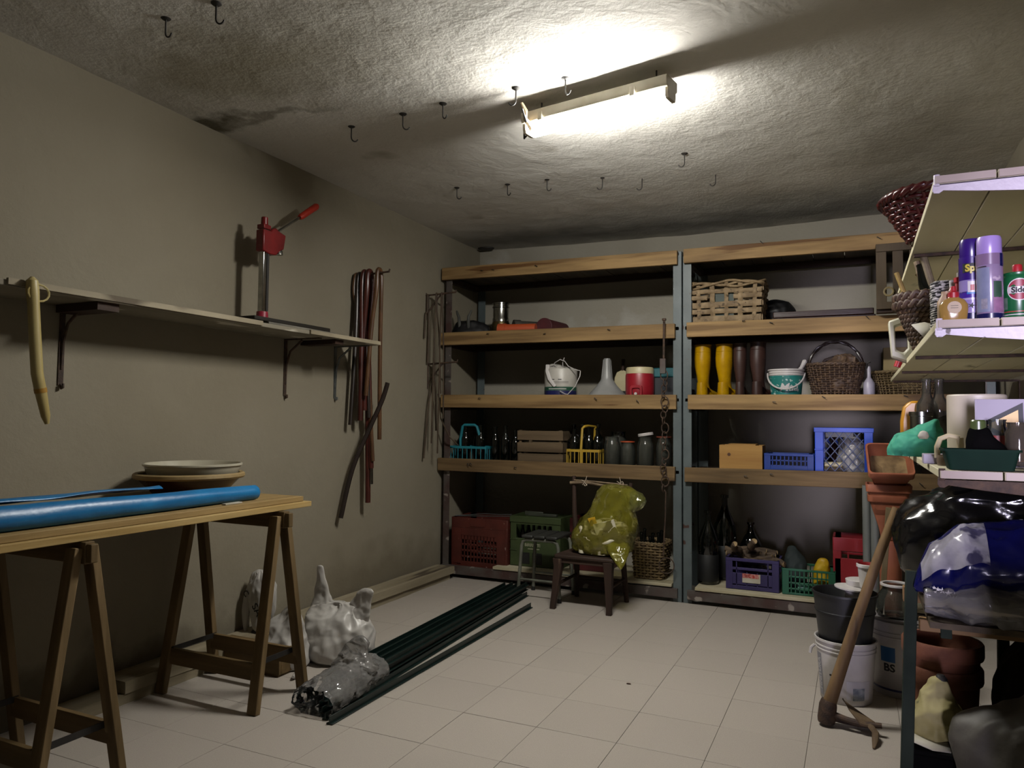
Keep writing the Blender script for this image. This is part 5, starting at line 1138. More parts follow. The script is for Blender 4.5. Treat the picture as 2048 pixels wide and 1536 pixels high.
# string roll, soap bottles, cans
t = thing('string_roll', 'roll of black and white striped cord beside the braided basket', 'roll', (.258, 2.68, Z2))
m = MB(); 
BW = mat('striped_cord', 'cfcbc4', '23211f', sc=60, stretch=(1, 1, 2.2), rough=.7, lo=.46, hi=.52)
m.lathe([(0, 0), (.034, .002), (.036, .01), (.036, .16), (.03, .17), (0, .168)], 24); m.build('core', BW, t)
m = MB(); rr = .0365; m.tube([(rr*cos(a)*(1+.02*sin(a*3)), rr*sin(a), .006 + .16*k/239) for k in range(240) for a in [2*pi*22*k/239]], .0042, 5); m.build('winding', BW, t, ang=80)
m = MB(); m.tube([(.0, -.037, .02), (-.02, -.05, .01), (-.025, -.06, .03), (-.005, -.05, .06), (.03, -.04, .095)], .004, 6); m.build('loose_end', IRON, t)
t = thing('paper_scrap', 'folded white paper scrap on the edge of middle right shelf', 'paper', (.222, 2.78, Z2))
m = MB(); m.add([(-.05, 0, .05), (-.015, -.04, .0), (.03, -.03, .003), (.03, .02, .045), (-.01, .03, .06)], [(0, 1, 2, 3, 4)]); o = m.build('sheet', PAPER, t, fix=False); so = o.modifiers.new('t', 'SOLIDIFY'); so.thickness = .002
SO = mat('amber_soap', 'c9a25a', 'b38c44', sc=5, rough=.15, trans=.25)
t = thing('soap_bottle', 'flat amber soap bottle with red cap and round label', 'bottle', (.246, 2.325, Z2))
m = MB(); m.rings([[(sup(a, b, 3)(2*pi*k/28)[0], sup(a, b, 3)(2*pi*k/28)[1], z) for k in range(28)] for a, b, z in ((.028, .016, 0), (.031, .018, .006), (.034, .018, .03), (.034, .018, .045), (.026, .016, .058), (.014, .012, .064), (.012, .012, .068))]); m.build('body', SO, t)
m = MB(); m.lathe([(.014, .064), (.014, .078), (.008, .083), (.006, .096), (0, .097)], 18); m.build('cap', mat('red_cap', 'b3202a'), t)
m = MB(); m.lathe([(0, .0), (.017, 0), (.017, .001), (0, .0012)], 22, m=Matrix.Rotation(radians(90), 3, 'X')); m.build('label', mat('beige_label', 'c7b193', rough=.6), t, loc=(.0, -.0185, .036))
for dz in (.003, -.003):
    m = MB(); m.box2((-.009, -.0203, .0375+dz), (.009, -.0199, .0385+dz)); m.build('label_line', INK, t)
t = thing('soap_bottle', 'second amber bottle, clear beige, left of the flat one', 'bottle', (.232, 2.36, Z2)); m = MB(); m.lathe([(0, 0), (.02, 0), (.022, .005), (.022, .06), (.012, .078), (.012, .088), (0, .088)], 20); m.build('body', mat('pale_soap', 'c4a98a', 'b39775', sc=5, rough=.3), t)
t = thing('red_bottle', 'bright red plastic bottle behind the amber soap bottle', 'bottle', (.276, 2.45, Z2)); m = MB(); m.lathe([(0, 0), (.027, 0), (.029, .006), (.029, .085), (.014, .10), (.012, .125), (.016, .127), (.016, .14), (0, .142)], 20); m.build('body', mat('red_cap', 'b3202a'), t); m = MB(); m.lathe([(0, .142), (.008, .142), (.008, .155), (0, .156)], 12); m.build('nozzle', WHITEP, t)
t = thing('red_bottle', 'darker red bottle with a white cap left of spray cans', 'bottle', (.268, 2.52, Z2)); m = MB(); m.lathe([(0, 0), (.022, 0), (.024, .006), (.024, .10), (.012, .12), (.010, .135), (0, .136)], 18); m.build('body', mat('dark_red_plastic', '7d1a1f', rough=.4), t); m = MB(); m.lathe([(.012, .125), (.012, .145), (0, .146)], 12); m.build('cap', WHITEP, t)

def can(name, label, x, y, h, r, bands, cap, caph, cat='spray can', group=None):
    t = thing(name, label, cat, (x, y, Z2))
    m = MB(); m.lathe([(0, .001), (r*.93, 0), (r, .004), (r, h-.012), (r*.93, h-.003), (r*.86, h)], 32); m.build('body', bands[0], t)
    for (z0, z1, mt_) in bands[1:]: cylpatch(r+.0006, radians(150), radians(390), z0, z1, 26).build('print_band', mt_, t)
    m = MB(); m.lathe([(r*.90, h-.004), (r*.95, h), (r*.94, h+caph*.8), (r*.86, h+caph*.97), (0, h+caph)], 28); m.build('cap', cap, t); return t
LIL = mat('lilac_print', '9d8cc0', '8d7cb2', sc=7, rough=.22); PURP = mat('deep_purple', '3b1d7a', '331869', sc=7, rough=.25); NAVY = mat('navy_can', '1c1d55', '18194a', sc=7, rough=.25); PALE = mat('pale_lilac_print', 'c3b6d6', 'b0a4c8', sc=6, rough=.22)
t = can('spray_can', 'purple spray can with a deep purple cap, left of the pair', .298, 2.40, .185, .030, [PALE, (.12, .185, PURP), (.085, .12, LIL), (.002, .028, NAVY), (.07, .088, mat('purple_swirl', '4a2c9a', '3f2488', sc=10, rough=.25))], PURP, .052)
cylpatch(.0311, radians(222), radians(290), .140, .166, 10).build('name_plate', INK, t); text_mesh('Sp', .026, cyltext(.0316, radians(258), .152), mat('yellow_print', 'd8c64a', rough=.4), t, bold=.0012, div=1)
cylpatch(.0313, radians(246), radians(285), .085, .116, 8).build('white_shield', WHITEP, t); cylpatch(.0316, radians(258), radians(276), .09, .106, 5).build('red_mark', mat('red_print2', 'b5423a', rough=.4), t); cylpatch(.0312, radians(242), radians(292), .080, .088, 8).build('blue_swoosh', mat('cyan_blue', '3d7fc4', rough=.4), t)
cylpatch(.0312, radians(228), radians(296), .030, .064, 10).build('picture_disc', LIL, t)
m = MB(); cx = []
for k in range(10):
    a = 2*pi*k/10; q = .012 if k % 2 == 0 else .004; cx.append((q*cos(a), q*sin(a)*.8))
fn = cyltext(.0317, radians(262), .048); m.add([fn(*p) for p in cx], [tuple(range(10))]); m.build('insect_print', INK, t)
t = can('spray_can', 'lilac spray can with pale lilac cap, right of the pair', .334, 2.35, .180, .0315, [mat('mauve_print', '9c86a6', '8b7698', sc=12, rough=.22, speck='c7b3c6', speck_sc=30, speck_t=.6), (.002, .018, NAVY), (.150, .18, mat('mauve_dark', '8a7090', rough=.25))], mat('pale_lilac_cap', 'b79be0', 'a98dd2', sc=6, rough=.3), .050)
cylpatch(.0322, radians(196), radians(262), .022, .142, 10).build('text_panel', mat('grey_blue_panel', '8d93ad', '7f85a0', sc=30, rough=.3), t); cylpatch(.0324, radians(205), radians(250), .143, .146, 8).build('panel_rule', INK, t)
cylpatch(.0325, radians(224), radians(252), .03, .058, 6).build('small_text', mat('pale_grey', 'a6a2ac', '8c8894', sc=90, rough=.4), t); cylpatch(.0324, radians(278), radians(318), .060, .104, 8).build('leaf_print', mat('leaf_green', '3a5c46', '2d4a38', sc=30, rough=.4), t)
cylpatch(.0324, radians(276), radians(330), .020, .062, 8).build('flower_print', mat('pink_flower', 'a8789c', '94688c', sc=40, rough=.4), t); cylpatch(.0325, radians(310), radians(330), .145, .18, 5).build('corner_print', NAVY, t)
DG = mat('can_green', '1d6a3c', '175a32', sc=7, rough=.3)
t = can('polish_can', 'green metal polish bottle with a red cap at right edge', .402, 2.38, .125, .036, [DG], DG, .006, 'bottle')
m = MB(); m.lathe([(.012, .128), (.012, .15), (.010, .154), (0, .154)], 16); m.build('screw_cap', mat('red_cap', 'b3202a'), t)
def disc(r, a0, z0, rad, sq=1, mt_=None, nm='disc', zlo=-9, zhi=9):
    fn = cyltext(r, radians(a0), z0); m = MB(); n = 28; pts = [(rad*cos(2*pi*k/n), max(zlo, min(zhi, rad*sq*sin(2*pi*k/n)))) for k in range(n)]
    vs = [fn(0, 0)] + [fn(*p) for p in pts]; m.add(vs, [(0, 1+k, 1+(k+1) % n) for k in range(n)]); m.build(nm, mt_, t)
disc(.0366, 268, .082, .030, 1, WHITEP, 'emblem_edge'); disc(.0370, 268, .082, .0275, 1, mat('emblem_red', '9c1f3a', rough=.4), 'emblem_disc'); 
cylpatch(.0373, radians(224), radians(312), .072, .090, 10).build('emblem_bar', WHITEP, t)
text_mesh('Sido', .021, cyltext(.0377, radians(266), .0805), INK, t, bold=.0009, div=1)
cylpatch(.0366, radians(190), radians(222), .03, .062, 6).build('side_label', mat('dull_label', '6f8577', '5c7164', sc=60, rough=.5), t)
for z in (.014, .022): cylpatch(.0366, radians(170), radians(380), z, z+.0025, 26).build('base_line', mat('red_print2', 'b5423a') if z > .02 else WHITEP, t)

# ------------------------------------------------------------------ lowest wall shelf
t = thing('canister', 'tall cream white plastic canister on the lowest right shelf', 'canister', (.352, 2.78, Z3)); m = MB(); m.lathe([(0, 0), (.080, 0), (.083, .004), (.083, .212), (.080, .216), (.075, .216), (.075, .02), (0, .02)], 40); m.build('body', mat('cream_white', 'd6ccb8', 'cabfab', sc=5, rough=.45), t)
t = thing('measuring_jug', 'cream plastic jug with an open handle in front of canister', 'jug', (.248, 2.52, Z3)); m = MB(); m.lathe([(0, 0), (.030, 0), (.034, .02), (.032, .03), (.028, .03), (.028, .006), (0, .006)], 24); m.build('body', mat('amber_grey', '8c7a68', '796857', sc=8, rough=.4), t)
m = MB(); m.tube([(.028, -.0, .082), (.0, -.0, .088), (-.022, 0, .078), (-.030, 0, .055), (-.030, 0, .022)], [.007, .0075, .008, .008, .008], 10); m.build('handle', CREAM, t); m = MB(); m.tube([(.028, 0, .082), (.03, 0, .03)], .010, 10); m.build('handle_root', CREAM, t)
t = thing('warning_sign', 'white plastic sign with a yellow warning triangle, lying on edge', 'sign', (.40, 2.52, Z3)); m = MB(); m.box2((-.085, 0, 0), (.16, .006, .195)); m.build('plate', mat('lavender_white', 'c0b9c6', 'b5aebb', sc=4, rough=.8, spec=.08), t, bev=.002)
A = Vector((.028, 0, .178)); Bp = Vector((-.072, 0, .120)); Cp = Vector((.030, 0, .062)); G = (A+Bp+Cp)/3
def tri(y0, y1, s, mt_, nm):
    m = MB(); P = [G + (q-G)*s for q in (A, Bp, Cp)]; m.prism([(p.x, p.z) for p in P], y0, y1, 'y'); m.build(nm, mt_, t)
tri(-.0006, 0, 1.12, INK, 'black_border'); tri(-.0012, -.0006, .76, mat('sign_yellow', 'd9a81c', rough=.4), 'yellow_field')
t = thing('dark_cloth_cone', 'black cloth draped over a bottle on green tray', 'cloth', (.32, 2.36, Z3+.012)); m = MB(); m.rings(bagmesh([(0, .01, 0, .062, .04), (.03, .008, 0, .055, .036), (.07, -.012, 0, .033, .026), (.098, -.016, 0, .022, .018), (.106, -.016, 0, .004, .004)], crum=.005, freq=16, seed=91, big=.008, bfreq=9)); m.build('fabric', mat('black_cloth', '100f0f', '0b0b0b', sc=20, rough=1, spec=.02), t, ang=70)
m = MB(); m.lathe([(.019, .092), (.019, .118), (.016, .122), (0, .122)], 18); m.build('green_cap', mat('olive_cap', '58683a', '4b5a30', sc=9, rough=.3), t, loc=(-.018, 0, 0))
jar('glass jar with a red label band behind the black cloth', .362, 2.47, Z3+.001, .135, .026, mt=GLASS); o = cylpatch(.0266, 0, 2*pi, .06, .09, 30); o = tag(o.build('label_band', mat('red_band', '8c2a1e', '7a2218', sc=20, rough=.5), loc=(.362, 2.47, Z3+.001)), 'red paper band around the small jar', 'label')
SMK = film('smoky_glass', '8a7f70', alpha=.22, rough=.06, body=.5, crinkle=0)
jar('smoky glass jar with amber liquid at right edge of tray', .392, 2.36, Z3+.013, .115, .030, mt=SMK); m = MB(); m.lathe([(0, .012), (.026, .012), (.026, .045), (0, .045)], 20); tag(m.build('amber_liquid', mat('amber_liquid', '9a6420', rough=.2), loc=(.392, 2.36, Z3+.013)), 'amber liquid standing in the smoky glass jar', 'liquid')
jar('smoky glass jar partly cut by the right picture edge', .445, 2.42, Z3+.001, .13, .032, mt=SMK)
t = thing('tray', 'dark green plastic seed tray at the front of lowest right shelf', 'tray', (.30, 2.335, Z3)); GT = mat('tray_green', '123024', '0e281d', sc=8, rough=.75, spec=.12)
m = MB(); m.rings([rr_ for rr_ in [[(x*sx_, y*sx_*.9, z) for x, y in rrect(.17, .11, .01)] for sx_, z in ((.86, .001), (1.0, .05), (1.06, .05), (1.06, .056), (.99, .056), (.85, .008))]]); m.build('body', GT, t)
t = thing('cloth', 'mint green cloth bunched on the lowest right shelf', 'cloth', (.222, 3.2, Z3)); m = MB(); m.rings(bagmesh([(0, -.02, 0, .075, .07), (.03, -.015, 0, .085, .08), (.075, 0, 0, .065, .06), (.11, .03, 0, .035, .035), (.135, .05, 0, .012, .012), (.14, .05, 0, .003, .003)], n=30, steps=20, crum=.010, freq=12, seed=95, big=.012, bfreq=8, jit=.009)); m.build('fabric', mat('mint_cloth', '3fa987', '349577', sc=9, rough=.8), t, ang=70)
for i, (x, y, lb) in enumerate(((.262, 3.42, 'clear glass bottle with long neck, left of two on right shelf'), (.305, 3.42, 'clear glass bottle with long neck, right of two on right shelf'))):
    bottle(lb, x, y, Z3, .305, .040, film('bottle_glass', '8d897a', alpha=.16, rough=.04, body=.45, crinkle=0))
t = thing('tin', 'shiny metal lidded tin in front of the clear bottles', 'tin', (.235, 3.33, Z3)); m = MB(); m.lathe([(0, 0), (.040, 0), (.04, .15), (.043, .152), (.043, .168), (0, .17)], 26); m.build('body', CHROME, t)
t = thing('yellow_bottle', 'mustard yellow plastic container behind the mint cloth', 'bottle', (.205, 3.50, Z3)); m = MB(); m.prism([(-.035, 0), (-.035, .13), (-.025, .19), (.0, .215), (.04, .215), (.04, 0)], -.04, .04, 'y'); m.build('body', mat('mustard', 'c48a1e', 'b37d18', sc=6, rough=.4), t, bev=.01)
t = thing('small_box', 'small white box at the left edge of lowest right shelf', 'box', (.222, 2.62, Z3)); m = MB(); m.box2((-.035, -.03, 0), (.022, .03, .03)); m.build('carton', mat('lilac_white_box', 'c4bccb', 'b1a9b9', sc=9, rough=.5), t, bev=.002)
t = thing('paper_ball', 'crumpled white paper resting on the mint green cloth', 'paper', (.225, 3.10, Z3+.066)); m = MB(); m.rings(bagmesh([(0, 0, 0, .012, .012), (.01, 0, 0, .017, .016), (.024, 0, 0, .013, .012), (.03, 0, 0, .003, .003)], n=24, steps=16, crum=.006, freq=40, seed=96, big=.002)); m.build('ball', PAPER, t, ang=60)

# ------------------------------------------------------------------ trestle with bags below
t = thing('trestle', 'leaning green grey trestle leg and rail carrying bags at right', 'trestle', (.35, 2.62, 0)); off = (.35, 2.62, 0)
LEGM = mat('green_grey_leg', '3a433a', '2a322b', sc=6, rough=.85, spec=.1, speck='8a6a40', speck_sc=12, speck_t=.68)
m = MB(off); m.bar((.118, 2.56, 0), (.152, 2.62, .845), .034, .034, up=(0, 1, 0)); m.build('leg', LEGM, t, bev=.003)
m = MB(off); m.bar((.46, 3.16, 0), (.46, 3.1, .665), .034, .034, up=(0, 1, 0)); m.build('leg', LEGM, t, bev=.003)
for lo, hi in (((.17, 2.60, .668), (.79, 2.64, .704)), ((.15, 3.08, .65), (.79, 3.12, .704))):
    m = MB(off); m.box2(lo, hi); m.build('rail', wood('rail_wood', 'a5835a', '876845', 'x'), t, bev=.003)
m = MB(off); m.box2((.225, 2.592, .655), (.255, 2.648, .71)); m.build('rail_strap', LEGM, t, bev=.002)
m = MB(off); m.bar((.74, 2.56, 0), (.74, 2.62, .70), .034, .034, up=(0, 1, 0)); m.bar((.74, 3.16, 0), (.74, 3.1, .70), .034, .034, up=(0, 1, 0)); m.build('far_leg', LEGM, t)
m = MB(off); m.box2((.19, 2.5, .7045), (.79, 3.2, .722)); m.build('platform', DECK, t)
t = thing('plastic_sheet_roll', 'clear grey plastic sheeting heaped on the trestle under blue bag', 'sheeting', (.45, 2.56, .7225))
m = MB(); rs = []
for i in range(90):
    f = i/89; x = -.27 + .6*f; ring = []; r0 = .065*min(1, .25+f*3); 
    for k in range(60):
        a = 2*pi*k/60; d = .011*crk((x, cos(a)*.08, sin(a)*.07), 11, 7); dip = -.05*max(0, .35-f)*2 if sin(a) < 0 else 0
        ring.append((x, (r0*1.25+d)*cos(a)-.01, max(.055 + (r0+d)*sin(a), -.002) if f > .3 else .062 + (r0+d)*sin(a) + dip*.6))
    rs.append(ring)
m.rings(rs); m.build('film', CLEARP, t, ang=80)
BLU = mat('blue_bag_plastic', '10145c', '0a0d44', sc=5, rough=.2, spec=.4, bump=.3, bsc=10)
t = thing('plastic_sack', 'glossy dark blue plastic sack printed with white stars', 'sack', (.44, 2.60, .80))
m = MB(); rs = []
def sackpt(x, a, seed, ry, rz_, crum, fr):
    d = crum*1.1*crk((x, cos(a)*ry, sin(a)*rz_), fr*1.3, seed)
    return (ry+d)*cos(a), (rz_+d)*sin(a)
prf = [(-.285, .004, .004, -.055, -.02), (-.275, .03, .03, -.045, 0), (-.24, .075, .075, -.01, .0), (-.16, .11, .095, .03, 0), (0, .125, .11, .04, 0), (.15, .13, .115, .06, 0), (.30, .13, .12, .07, 0), (.345, .02, .02, .07, 0)]
def prow(f):
    x = f*(len(prf)-1); i = min(int(x), len(prf)-2); u = x-i; return [prf[i][q]*(1-u) + prf[i+1][q]*u for q in range(5)]
for i in range(110):
    X, ry, rz_, zc, yc = prow(i/109); ring = []
    for k in range(90):
        a = 2*pi*k/90; y, z = sackpt(X, a, 3, ry, rz_, .014*min(1, ry*15), 6); ring.append((X, yc+y, zc+.06+z))
    rs.append(ring)
m.rings(rs); sack = m.build('body', BLU, t, ang=75)
WPR = mat('white_bag_print', 'b5b2bd', '8f8c9a', sc=16, rough=.22, speck='4d4a66', speck_sc=14, speck_t=.6, bump=.3, bsc=10)
def patch(x0, x1, a0, a1, mt_, nm, lift=.0022, nx=44, na=34, edge=0):
    m = MB(); vs = []
    for i in range(nx+1):
        X = x0 + (x1-x0)*i/nx; f = None
        lo, hi = 0, 1
        for _ in range(30):
            mid = (lo+hi)/2
            if prow(mid)[0] < X: lo = mid
            else: hi = mid
        _, ry, rz_, zc, yc = prow(lo)
        for k in range(na+1):
            aa = a0 + (a1-a0)*k/na + edge*mn.noise(Vector((X*20, 3, 1))); a = radians(aa)
            y, z = sackpt(X, a, 3, ry, rz_, .014*min(1, ry*15), 6); l = sqrt(y*y+z*z); y *= 1+lift/l; z *= 1+lift/l; vs.append((X, yc+y, zc+.06+z))
    m.add(vs, [(i*(na+1)+k, i*(na+1)+k+1, (i+1)*(na+1)+k+1, (i+1)*(na+1)+k) for i in range(nx) for k in range(na)]); return m.build(nm, mt_, t, ang=75, fix=False)
patch(-.265, -.10, 95, 176, WPR, 'white_print', .003, edge=14)
for sx, sa, sz in ((-.236, 205, .006), (-.226, 212, .008), (-.215, 217, .010), (-.20, 222, .011), (-.185, 226, .009), (-.232, 220, .005)):
    lo, hi = 0, 1
    for _ in range(30):
        mid = (lo+hi)/2
        if prow(mid)[0] < sx: lo = mid
        else: hi = mid
    _, ry, rz_, zc, yc = prow(lo); y, z = sackpt(sx, radians(sa), 3, ry, rz_, .014*min(1, ry*15), 6)
    c = Vector((sx, yc+y*1.05, zc+.06+z*1.05)); m = MB(); pts = []
    for k in range(10):
        a = 2*pi*k/10 + .3; q = sz if k % 2 == 0 else sz*.4; pts.append((c.x + q*cos(a), c.y-.004, c.z + q*sin(a)))
    m.add(pts, [tuple(range(10))]); m.build('star_print', WHITEP, t)
t = thing('bin_bag', 'large shiny black bin bag hanging off the trestle behind blue sack', 'bag', (.455, 2.93, .7225))
m = MB(); m.rings(bagmesh([(-.0, .02, 0, .14, .13), (.03, -.02, 0, .24, .15), (.12, -.03, 0, .29, .16), (.24, 0, 0, .29, .165), (.31, .03, 0, .25, .15), (.35, .02, 0, .17, .11), (.375, -.02, 0, .09, .06), (.385, -.03, 0, .01, .01)], n=54, steps=40, crum=.018, freq=6, seed=101, big=.03, pleat=.012, jit=.012)); m.build('film', mat('black_film', '0b0b0c', '0f0f11', sc=5, rough=.16, spec=.6, bump=.25, bsc=14), t, ang=70)

t = thing('dark_bulk', 'added black filler standing for deep shade under the trestle behind flower pots', 'sack', (.60, 2.98, 0)); m = MB(); m.rings(bagmesh([(0, 0, 0, .15, .2), (.02, 0, 0, .17, .24), (.3, 0, 0, .17, .25), (.5, .0, 0, .14, .2), (.60, .0, 0, .06, .08), (.62, 0, 0, .01, .01)], crum=.008, freq=7, seed=141, jit=.01)); m.build('cloth', mat('dark_brown_cloth', '241b14'), t, ang=70)  # added dark shape stands in for the deep shade under the trestle
# terracotta pots, paper bag, box, big grey bag
def cpot(label, x, y, z, r, h):
    t = thing('flower_pot', label, 'pot', (x, y, z)); m = MB(); m.lathe([(0, .002), (r*.66, 0), (r*.68, .004), (r*.90, h-.055), (r*.98, h-.052), (r, h-.045), (r, h-.006), (r*.97, h), (r*.87, h), (r*.86, h-.03), (r*.84, h-.05), (r*.62, .02), (0, .018)], 44); m.build('body', TERRA, t, ang=40); return t
cpot('lower terracotta pot in the stack behind the leaning leg', .268, 3.05, 0, .125, .455)
cpot('upper terracotta pot nested in the other behind the leaning leg', .268, 3.05, .085, .128, .455)
t = thing('storage_box', 'black box on the floor under the paper bag', 'box', (.255, 2.70, 0)); MBK = mat('matte_black', '0e0e0e', '131313', sc=9, rough=.95, spec=.05); m = MB(); m.box2((-.115, -.09, 0), (.11, .10, .295)); m.build('body', MBK, t, bev=.006); m = MB(); m.box2((-.12, -.095, .295), (.115, .105, .310)); m.build('lid', MBK, t, bev=.004)
t = thing('sheet', 'folded cream paper lying on the black box lid', 'paper', (.20, 2.66, .3105)); m = MB(); m.add([(-.06, -.05, .022), (.0, -.055, .006), (.05, -.04, .002), (.05, .04, .002), (-.05, .05, .01)], [(0, 1, 2, 3, 4)]); o = m.build('paper', PAPER, t, fix=False); so = o.modifiers.new('t', 'SOLIDIFY'); so.thickness = .002
t = thing('paper_bag', 'crumpled yellowish paper bag standing on the black box', 'bag', (.215, 2.74, .315)); m = MB(); m.rings(bagmesh([(0, 0, 0, .062, .05), (.04, .0, 0, .066, .055), (.10, .006, 0, .05, .045), (.145, .012, 0, .033, .03), (.172, .015, 0, .025, .02), (.185, .015, 0, .004, .004)], n=22, steps=18, crum=.008, freq=14, seed=111, big=.014, bfreq=8, jit=.013)); m.build('body', mat('yellow_paper', 'bdb27a', '9d9258', sc=10, rough=.7, speck='6a653f', speck_sc=16, speck_t=.62), t, ang=70)
m = MB(); m.rings(bagmesh([(.155, .018, -.004, .014, .012), (.175, .022, -.004, .017, .014), (.19, .02, 0, .01, .008)], n=20, steps=10, crum=.004, freq=40, seed=112, big=.001)); m.build('twisted_top', mat('dark_print', '1d1b1b'), t)
t = thing('foam_bag', 'large grey translucent bag of packing standing at right corner', 'bag', (.52, 2.52, 0)); m = MB(); m.rings(bagmesh([(0, .0, 0, .20, .10), (.1, .0, 0, .25, .12), (.3, 0, 0, .262, .13), (.44, .02, 0, .25, .12), (.52, .08, 0, .19, .09), (.575, .12, 0, .12, .06), (.60, .13, 0, .02, .02)], n=36, steps=26, crum=.016, freq=5, seed=121, big=.04, pleat=.01, jit=.012)); m.build('body', mat('grey_foam', '5a554c', '4c4840', sc=9, rough=.6, bump=.1), t, ang=70)

# ------------------------------------------------------------------ buckets, hoe and planters in front of the right bay
BXX, BYY = -.055, 3.90
t = pail('bucket', 'white paint bucket with grey print under the black bucket', BXX, BYY, 0, .112, .132, .285, WHITEP, rim=.006, ribs=(.235, .252))
def R_(z): return .112 + .02*z/.285
sl = .02/.285
cylpatch(.1126, radians(196), radians(214), .02, .215, 6, slope=sl).build('grey_strip', mat('grey_print', '9a9aa2', '85858e', sc=25, rough=.4), t)
fnv = cyltext(.1130, radians(205), .118, sl); text_mesh('FINITURA', .034, lambda u, v: fnv(-v, u), mat('pale_print2', 'd5d2d4', rough=.5), t, bold=.0008, div=1)
cylpatch(.1128, radians(272), radians(325), .03, .115, 10, slope=sl).build('pale_panel', mat('pale_panel', 'd8d4d8', 'cbc7cc', sc=10, rough=.4), t); cylpatch(.1133, radians(285), radians(312), .028, .085, 6, slope=sl).build('photo_print', mat('photo_print', '6f7888', 'aab0b8', sc=40, rough=.4), t)
cylpatch(.1128, radians(236), radians(262), .125, .133, 6, slope=sl).build('swoosh_print', INK, t); cylpatch(.113, radians(245), radians(256), .108, .116, 4, slope=sl).build('red_mark', mat('red_print2', 'b5423a'), t)
m = MB(); m.tube([(-.135, -.02, .238), (-.15, -.03, .225), (-.155, -.035, .2)], .007, 6); m.build('handle_lug', WHITEP, t)
t = pail('bucket', 'black plastic bucket sitting inside the white paint bucket', BXX-.002, BYY, .205, .108, .140, .295, BLACK, rim=.005, ribs=(.205,))
t = thing('lid_stack', 'white plastic tub lids piled inside the black bucket', 'lids', (.0, 3.90, .36)); m = MB(); m.lathe([(0, 0), (.05, 0), (.052, .10), (.056, .102), (.056, .125), (.051, .128), (.051, .135), (.056, .137), (.056, .15), (0, .15)], 32); m.build('tub', WHITEP, t)
m = MB(); m.lathe([(0, 0), (.075, .0), (.082, .004), (.082, .010), (.06, .012), (0, .012)], 32); m.build('top_lid', WHITEP, t, loc=(-.02, -.0, .152), rot=(0, .06, 0))
m = MB(); m.lathe([(0, 0), (.06, 0), (.064, .025), (.055, .028), (0, .02)], 28); m.build('back_lid', WHITEP, t, loc=(.01, .05, .165))
t = thing('cup', 'white plastic tub with red inside standing on tub lids', 'tub', (.045, 3.89, .527)); m = MB(); m.lathe([(0, .001), (.036, 0), (.044, .095), (.05, .097), (.05, .11), (.046, .112)], 28); m.build('outside', WHITEP, t); m = MB(); m.lathe([(.046, .112), (.041, .1), (.033, .006), (0, .006)], 28); m.build('red_inside', mat('red_inside', 'a8252a', rough=.5), t)
t = pail('bucket', 'white bucket with a blue and black logo sticker behind the leg', .185, 4.12, 0, .125, .138, .35, mat('greyish_white_plastic', 'dcd7da', 'cdc8cb', sc=6, rough=.35), rim=.006, ribs=(.28, .30))
sl = .013/.35
cylpatch(.1256, radians(225), radians(262), .115, .245, 8, slope=sl).build('sticker', WHITEP, t); cylpatch(.1260, radians(229), radians(258), .165, .235, 7, slope=sl).build('blue_emblem', mat('sticker_blue', '2a6db0', rough=.4), t)
text_mesh('BS', .05, cyltext(.1264, radians(246), .137, sl), INK, t, bold=.0015, div=1); cylpatch(.1258, radians(190), radians(350), .03, .04, 20, slope=sl).build('blue_line', mat('line_blue', '35386e', rough=.4), t)
m = MB(); m.lathe([(0, .345), (.13, .345), (.13, .356), (0, .358)], 32); m.build('lid', mat('grey_lid', '8d8888', '7c7777', sc=7, rough=.4), t)
t = thing('glass_jar', 'wide glass jar with white rim on the logo bucket', 'jar', (.17, 4.12, .3585)); m = MB(); m.lathe([(0, .003), (.08, 0), (.088, .01), (.088, .09), (.06, .13), (.058, .145), (.05, .145), (.05, .13), (.08, .09), (.08, .012), (0, .01)], 28); m.build('glass', JG, t); m = MB(); m.lathe([(.066, .146), (.07, .147), (.07, .156), (.064, .158), (.058, .156), (.058, .147), (.066, .146)], 28); m.build('white_rim', WHITEP, t)

# mattock
t = thing('mattock', 'old two headed mattock with thick wooden handle standing head down', 'tool', (-.125, 3.52, 0))
HW = wood('handle_wood', '8f7350', '6a5236', 'z', sc=11, speck='54402a')
m = MB(); m.tube([(-.005, 0, .03), (.012, .006, .10), (.12, .05, .45), (.215, .09, .74), (.285, .12, .93)], [.030, .028, .023, .021, .02], 14); m.build('handle', HW, t)
RI = mat('rusty_blade', '8a7355', '65503a', sc=16, rough=.75, metal=.2, bump=.3)
m = MB(); m.tube([(-.004, 0, .012), (-.002, 0, .03), (.004, .003, .085), (.008, .005, .105)], [.034, .037, .036, .031], 12); m.build('eye_socket', RUST, t)
m = MB(); m.tube([(.02, .0, .05), (.075, -.02, .045), (.13, -.03, .04), (.21, -.03, .045)], [.016, .013, .013, .012], 10, flat=.9); m.build('shank', RUST, t)
m = MB(); m.rings([[(.06, .08, .098), (.06, .075, .094), (.062, .078, .094), (.062, .083, .098)], [(.085, -.0, .085), (.14, .05, .055), (.14, .05, .048), (.085, -.0, .078)], [(.13, -.05, .05), (.185, -.01, .05), (.185, -.01, .04), (.13, -.05, .04)], [(.155, -.05, .045), (.19, -.02, .045), (.19, -.02, .036), (.155, -.05, .036)]]); m.build('blade', RI, t, bev=.001)
m = MB(); m.tube([(.165, -.035, .042), (.185, -.085, .034), (.182, -.14, .018), (.176, -.175, .004)], [.014, .014, .012, .005], 8, flat=.6); m.build('prong', RI, t)
m = MB(); m.tube([(.01, .01, .03), (.06, .02, .02), (.12, .03, .012), (.18, .03, .012)], [.012, .01, .009, .006], 8); m.build('lower_prong', RUST, t)

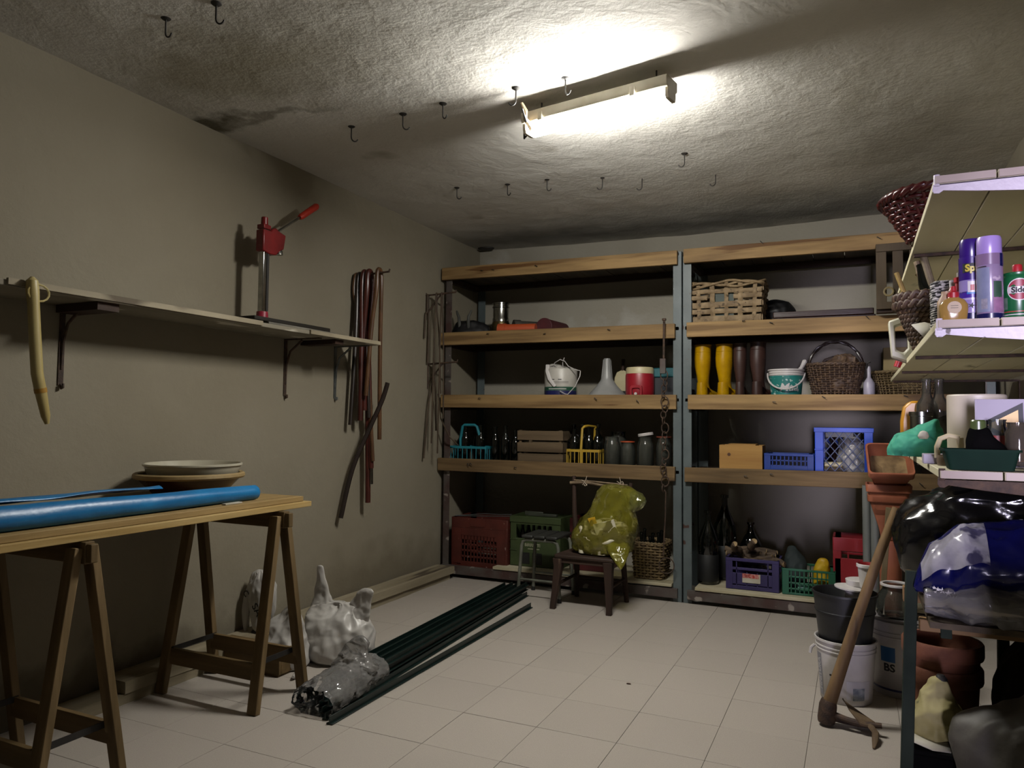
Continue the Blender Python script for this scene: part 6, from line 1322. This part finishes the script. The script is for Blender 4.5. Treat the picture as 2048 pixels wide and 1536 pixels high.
# grey pipes, stick, planters
GPm = mat('grey_pipe_metal', '7d807c', '696c68', sc=8, stretch=(1, 1, .2), rough=.45)
for i, (x, y, h, r, lb) in enumerate(((.055, 5.0, .92, .024, 'leftmost grey metal pipe standing under the planters'), (.10, 4.97, .90, .025, 'middle grey metal pipe standing under the planters'), (.145, 5.0, .86, .022, 'rightmost grey metal pipe standing under the planters'))):
    m = MB(); m.lathe([(r*.85, 0), (r, 0), (r, h), (r*.85, h), (r*.85, 0)], 18); tag(m.build('metal_pipe', GPm, loc=(x, y, 0)), lb, 'pipe')
m = MB(); m.bar((.10, 4.62, .0), (.162, 4.66, .828), .028, .028, up=(0, 1, 0)); tag(m.build('wooden_stake', wood('stake_wood', '8d7c5c', '6f6045', 'z'), bev=.002), 'square wooden stake standing in front of the grey pipes', 'stake')
def trough(label, c, rx, soil=False, wd=.25, dp=.30, h=.175, rz=0, col=TERRA):
    t = thing('planter', label, 'planter', c, 0, None, (radians(rx), 0, rz)); 
    m = MB(); pr = [(.62, 0), (.64, .002), (.92, h-.045), (1.0, h-.042), (1.02, h-.004), (1.0, h), (.93, h), (.90, h-.04), (.6, .012)]
    m.rings([[(x*s, y*s, z) for x, y in rrect(wd, dp, .025)] for s, z in pr]); m.build('body', col, t, ang=40)
    if soil:
        m = MB(); rr = [(x*.80, y*.80) for x, y in rrect(wd, dp, .025)]; n = len(rr); vs = [(0, 0, h*.45)] + [(x*f, y*f, h*.5 + .012*mn.noise(Vector((x*f*30, y*f*30, 2))) - .03*(1-f)) for f in (.35, .7, 1) for x, y in rr]
        fs = [(0, 1+k, 1+(k+1) % n) for k in range(n)] + [(1+j*n+k, 1+(j+1)*n+k, 1+(j+1)*n+(k+1) % n, 1+j*n+(k+1) % n) for j in range(2) for k in range(n)]
        m.add(vs, fs); m.build('dry_soil', mat('dry_soil', '9b8058', '6d5638', sc=14, rough=.95, bump=.5, bsc=60), t)
    return t
PLS = mat('planter_plastic', 'b0684a', '9d573b', sc=9, rough=.6, speck='c99a7c', speck_sc=20, speck_t=.68)
m = MB(); m.lathe([(0, 0), (.055, 0), (.06, .62), (0, .62)], 20); tag(m.build('tall_pot', PLS, loc=(.175, 4.86, 0)), 'tall narrow terracotta coloured pot propping up the stacked planters', 'pot')
t = thing('planter', 'lowest of the nested terracotta planters on grey pipes', 'planter', (.165, 4.86, .625))
m = MB(); m.rings([[(x*s, y*s, z) for x, y in rrect(.215, .2, .03)] for s, z in ((.34, 0), (.36, .004), (.62, .15), (.86, .215), (.97, .218), (1, .222), (1, .255), (.95, .258), (.9, .22), (.3, .01))]); m.build('body', PLS, t, ang=40)
trough('middle nested terracotta planter below the tilted one', (.168, 4.86, .77), 0, False, .235, .22, .175, 0, PLS)
trough('tilted terracotta planter with dry soil on top of stack', (.168, 4.87, .975), 40, True, .235, .26, .16, radians(4), PLS)
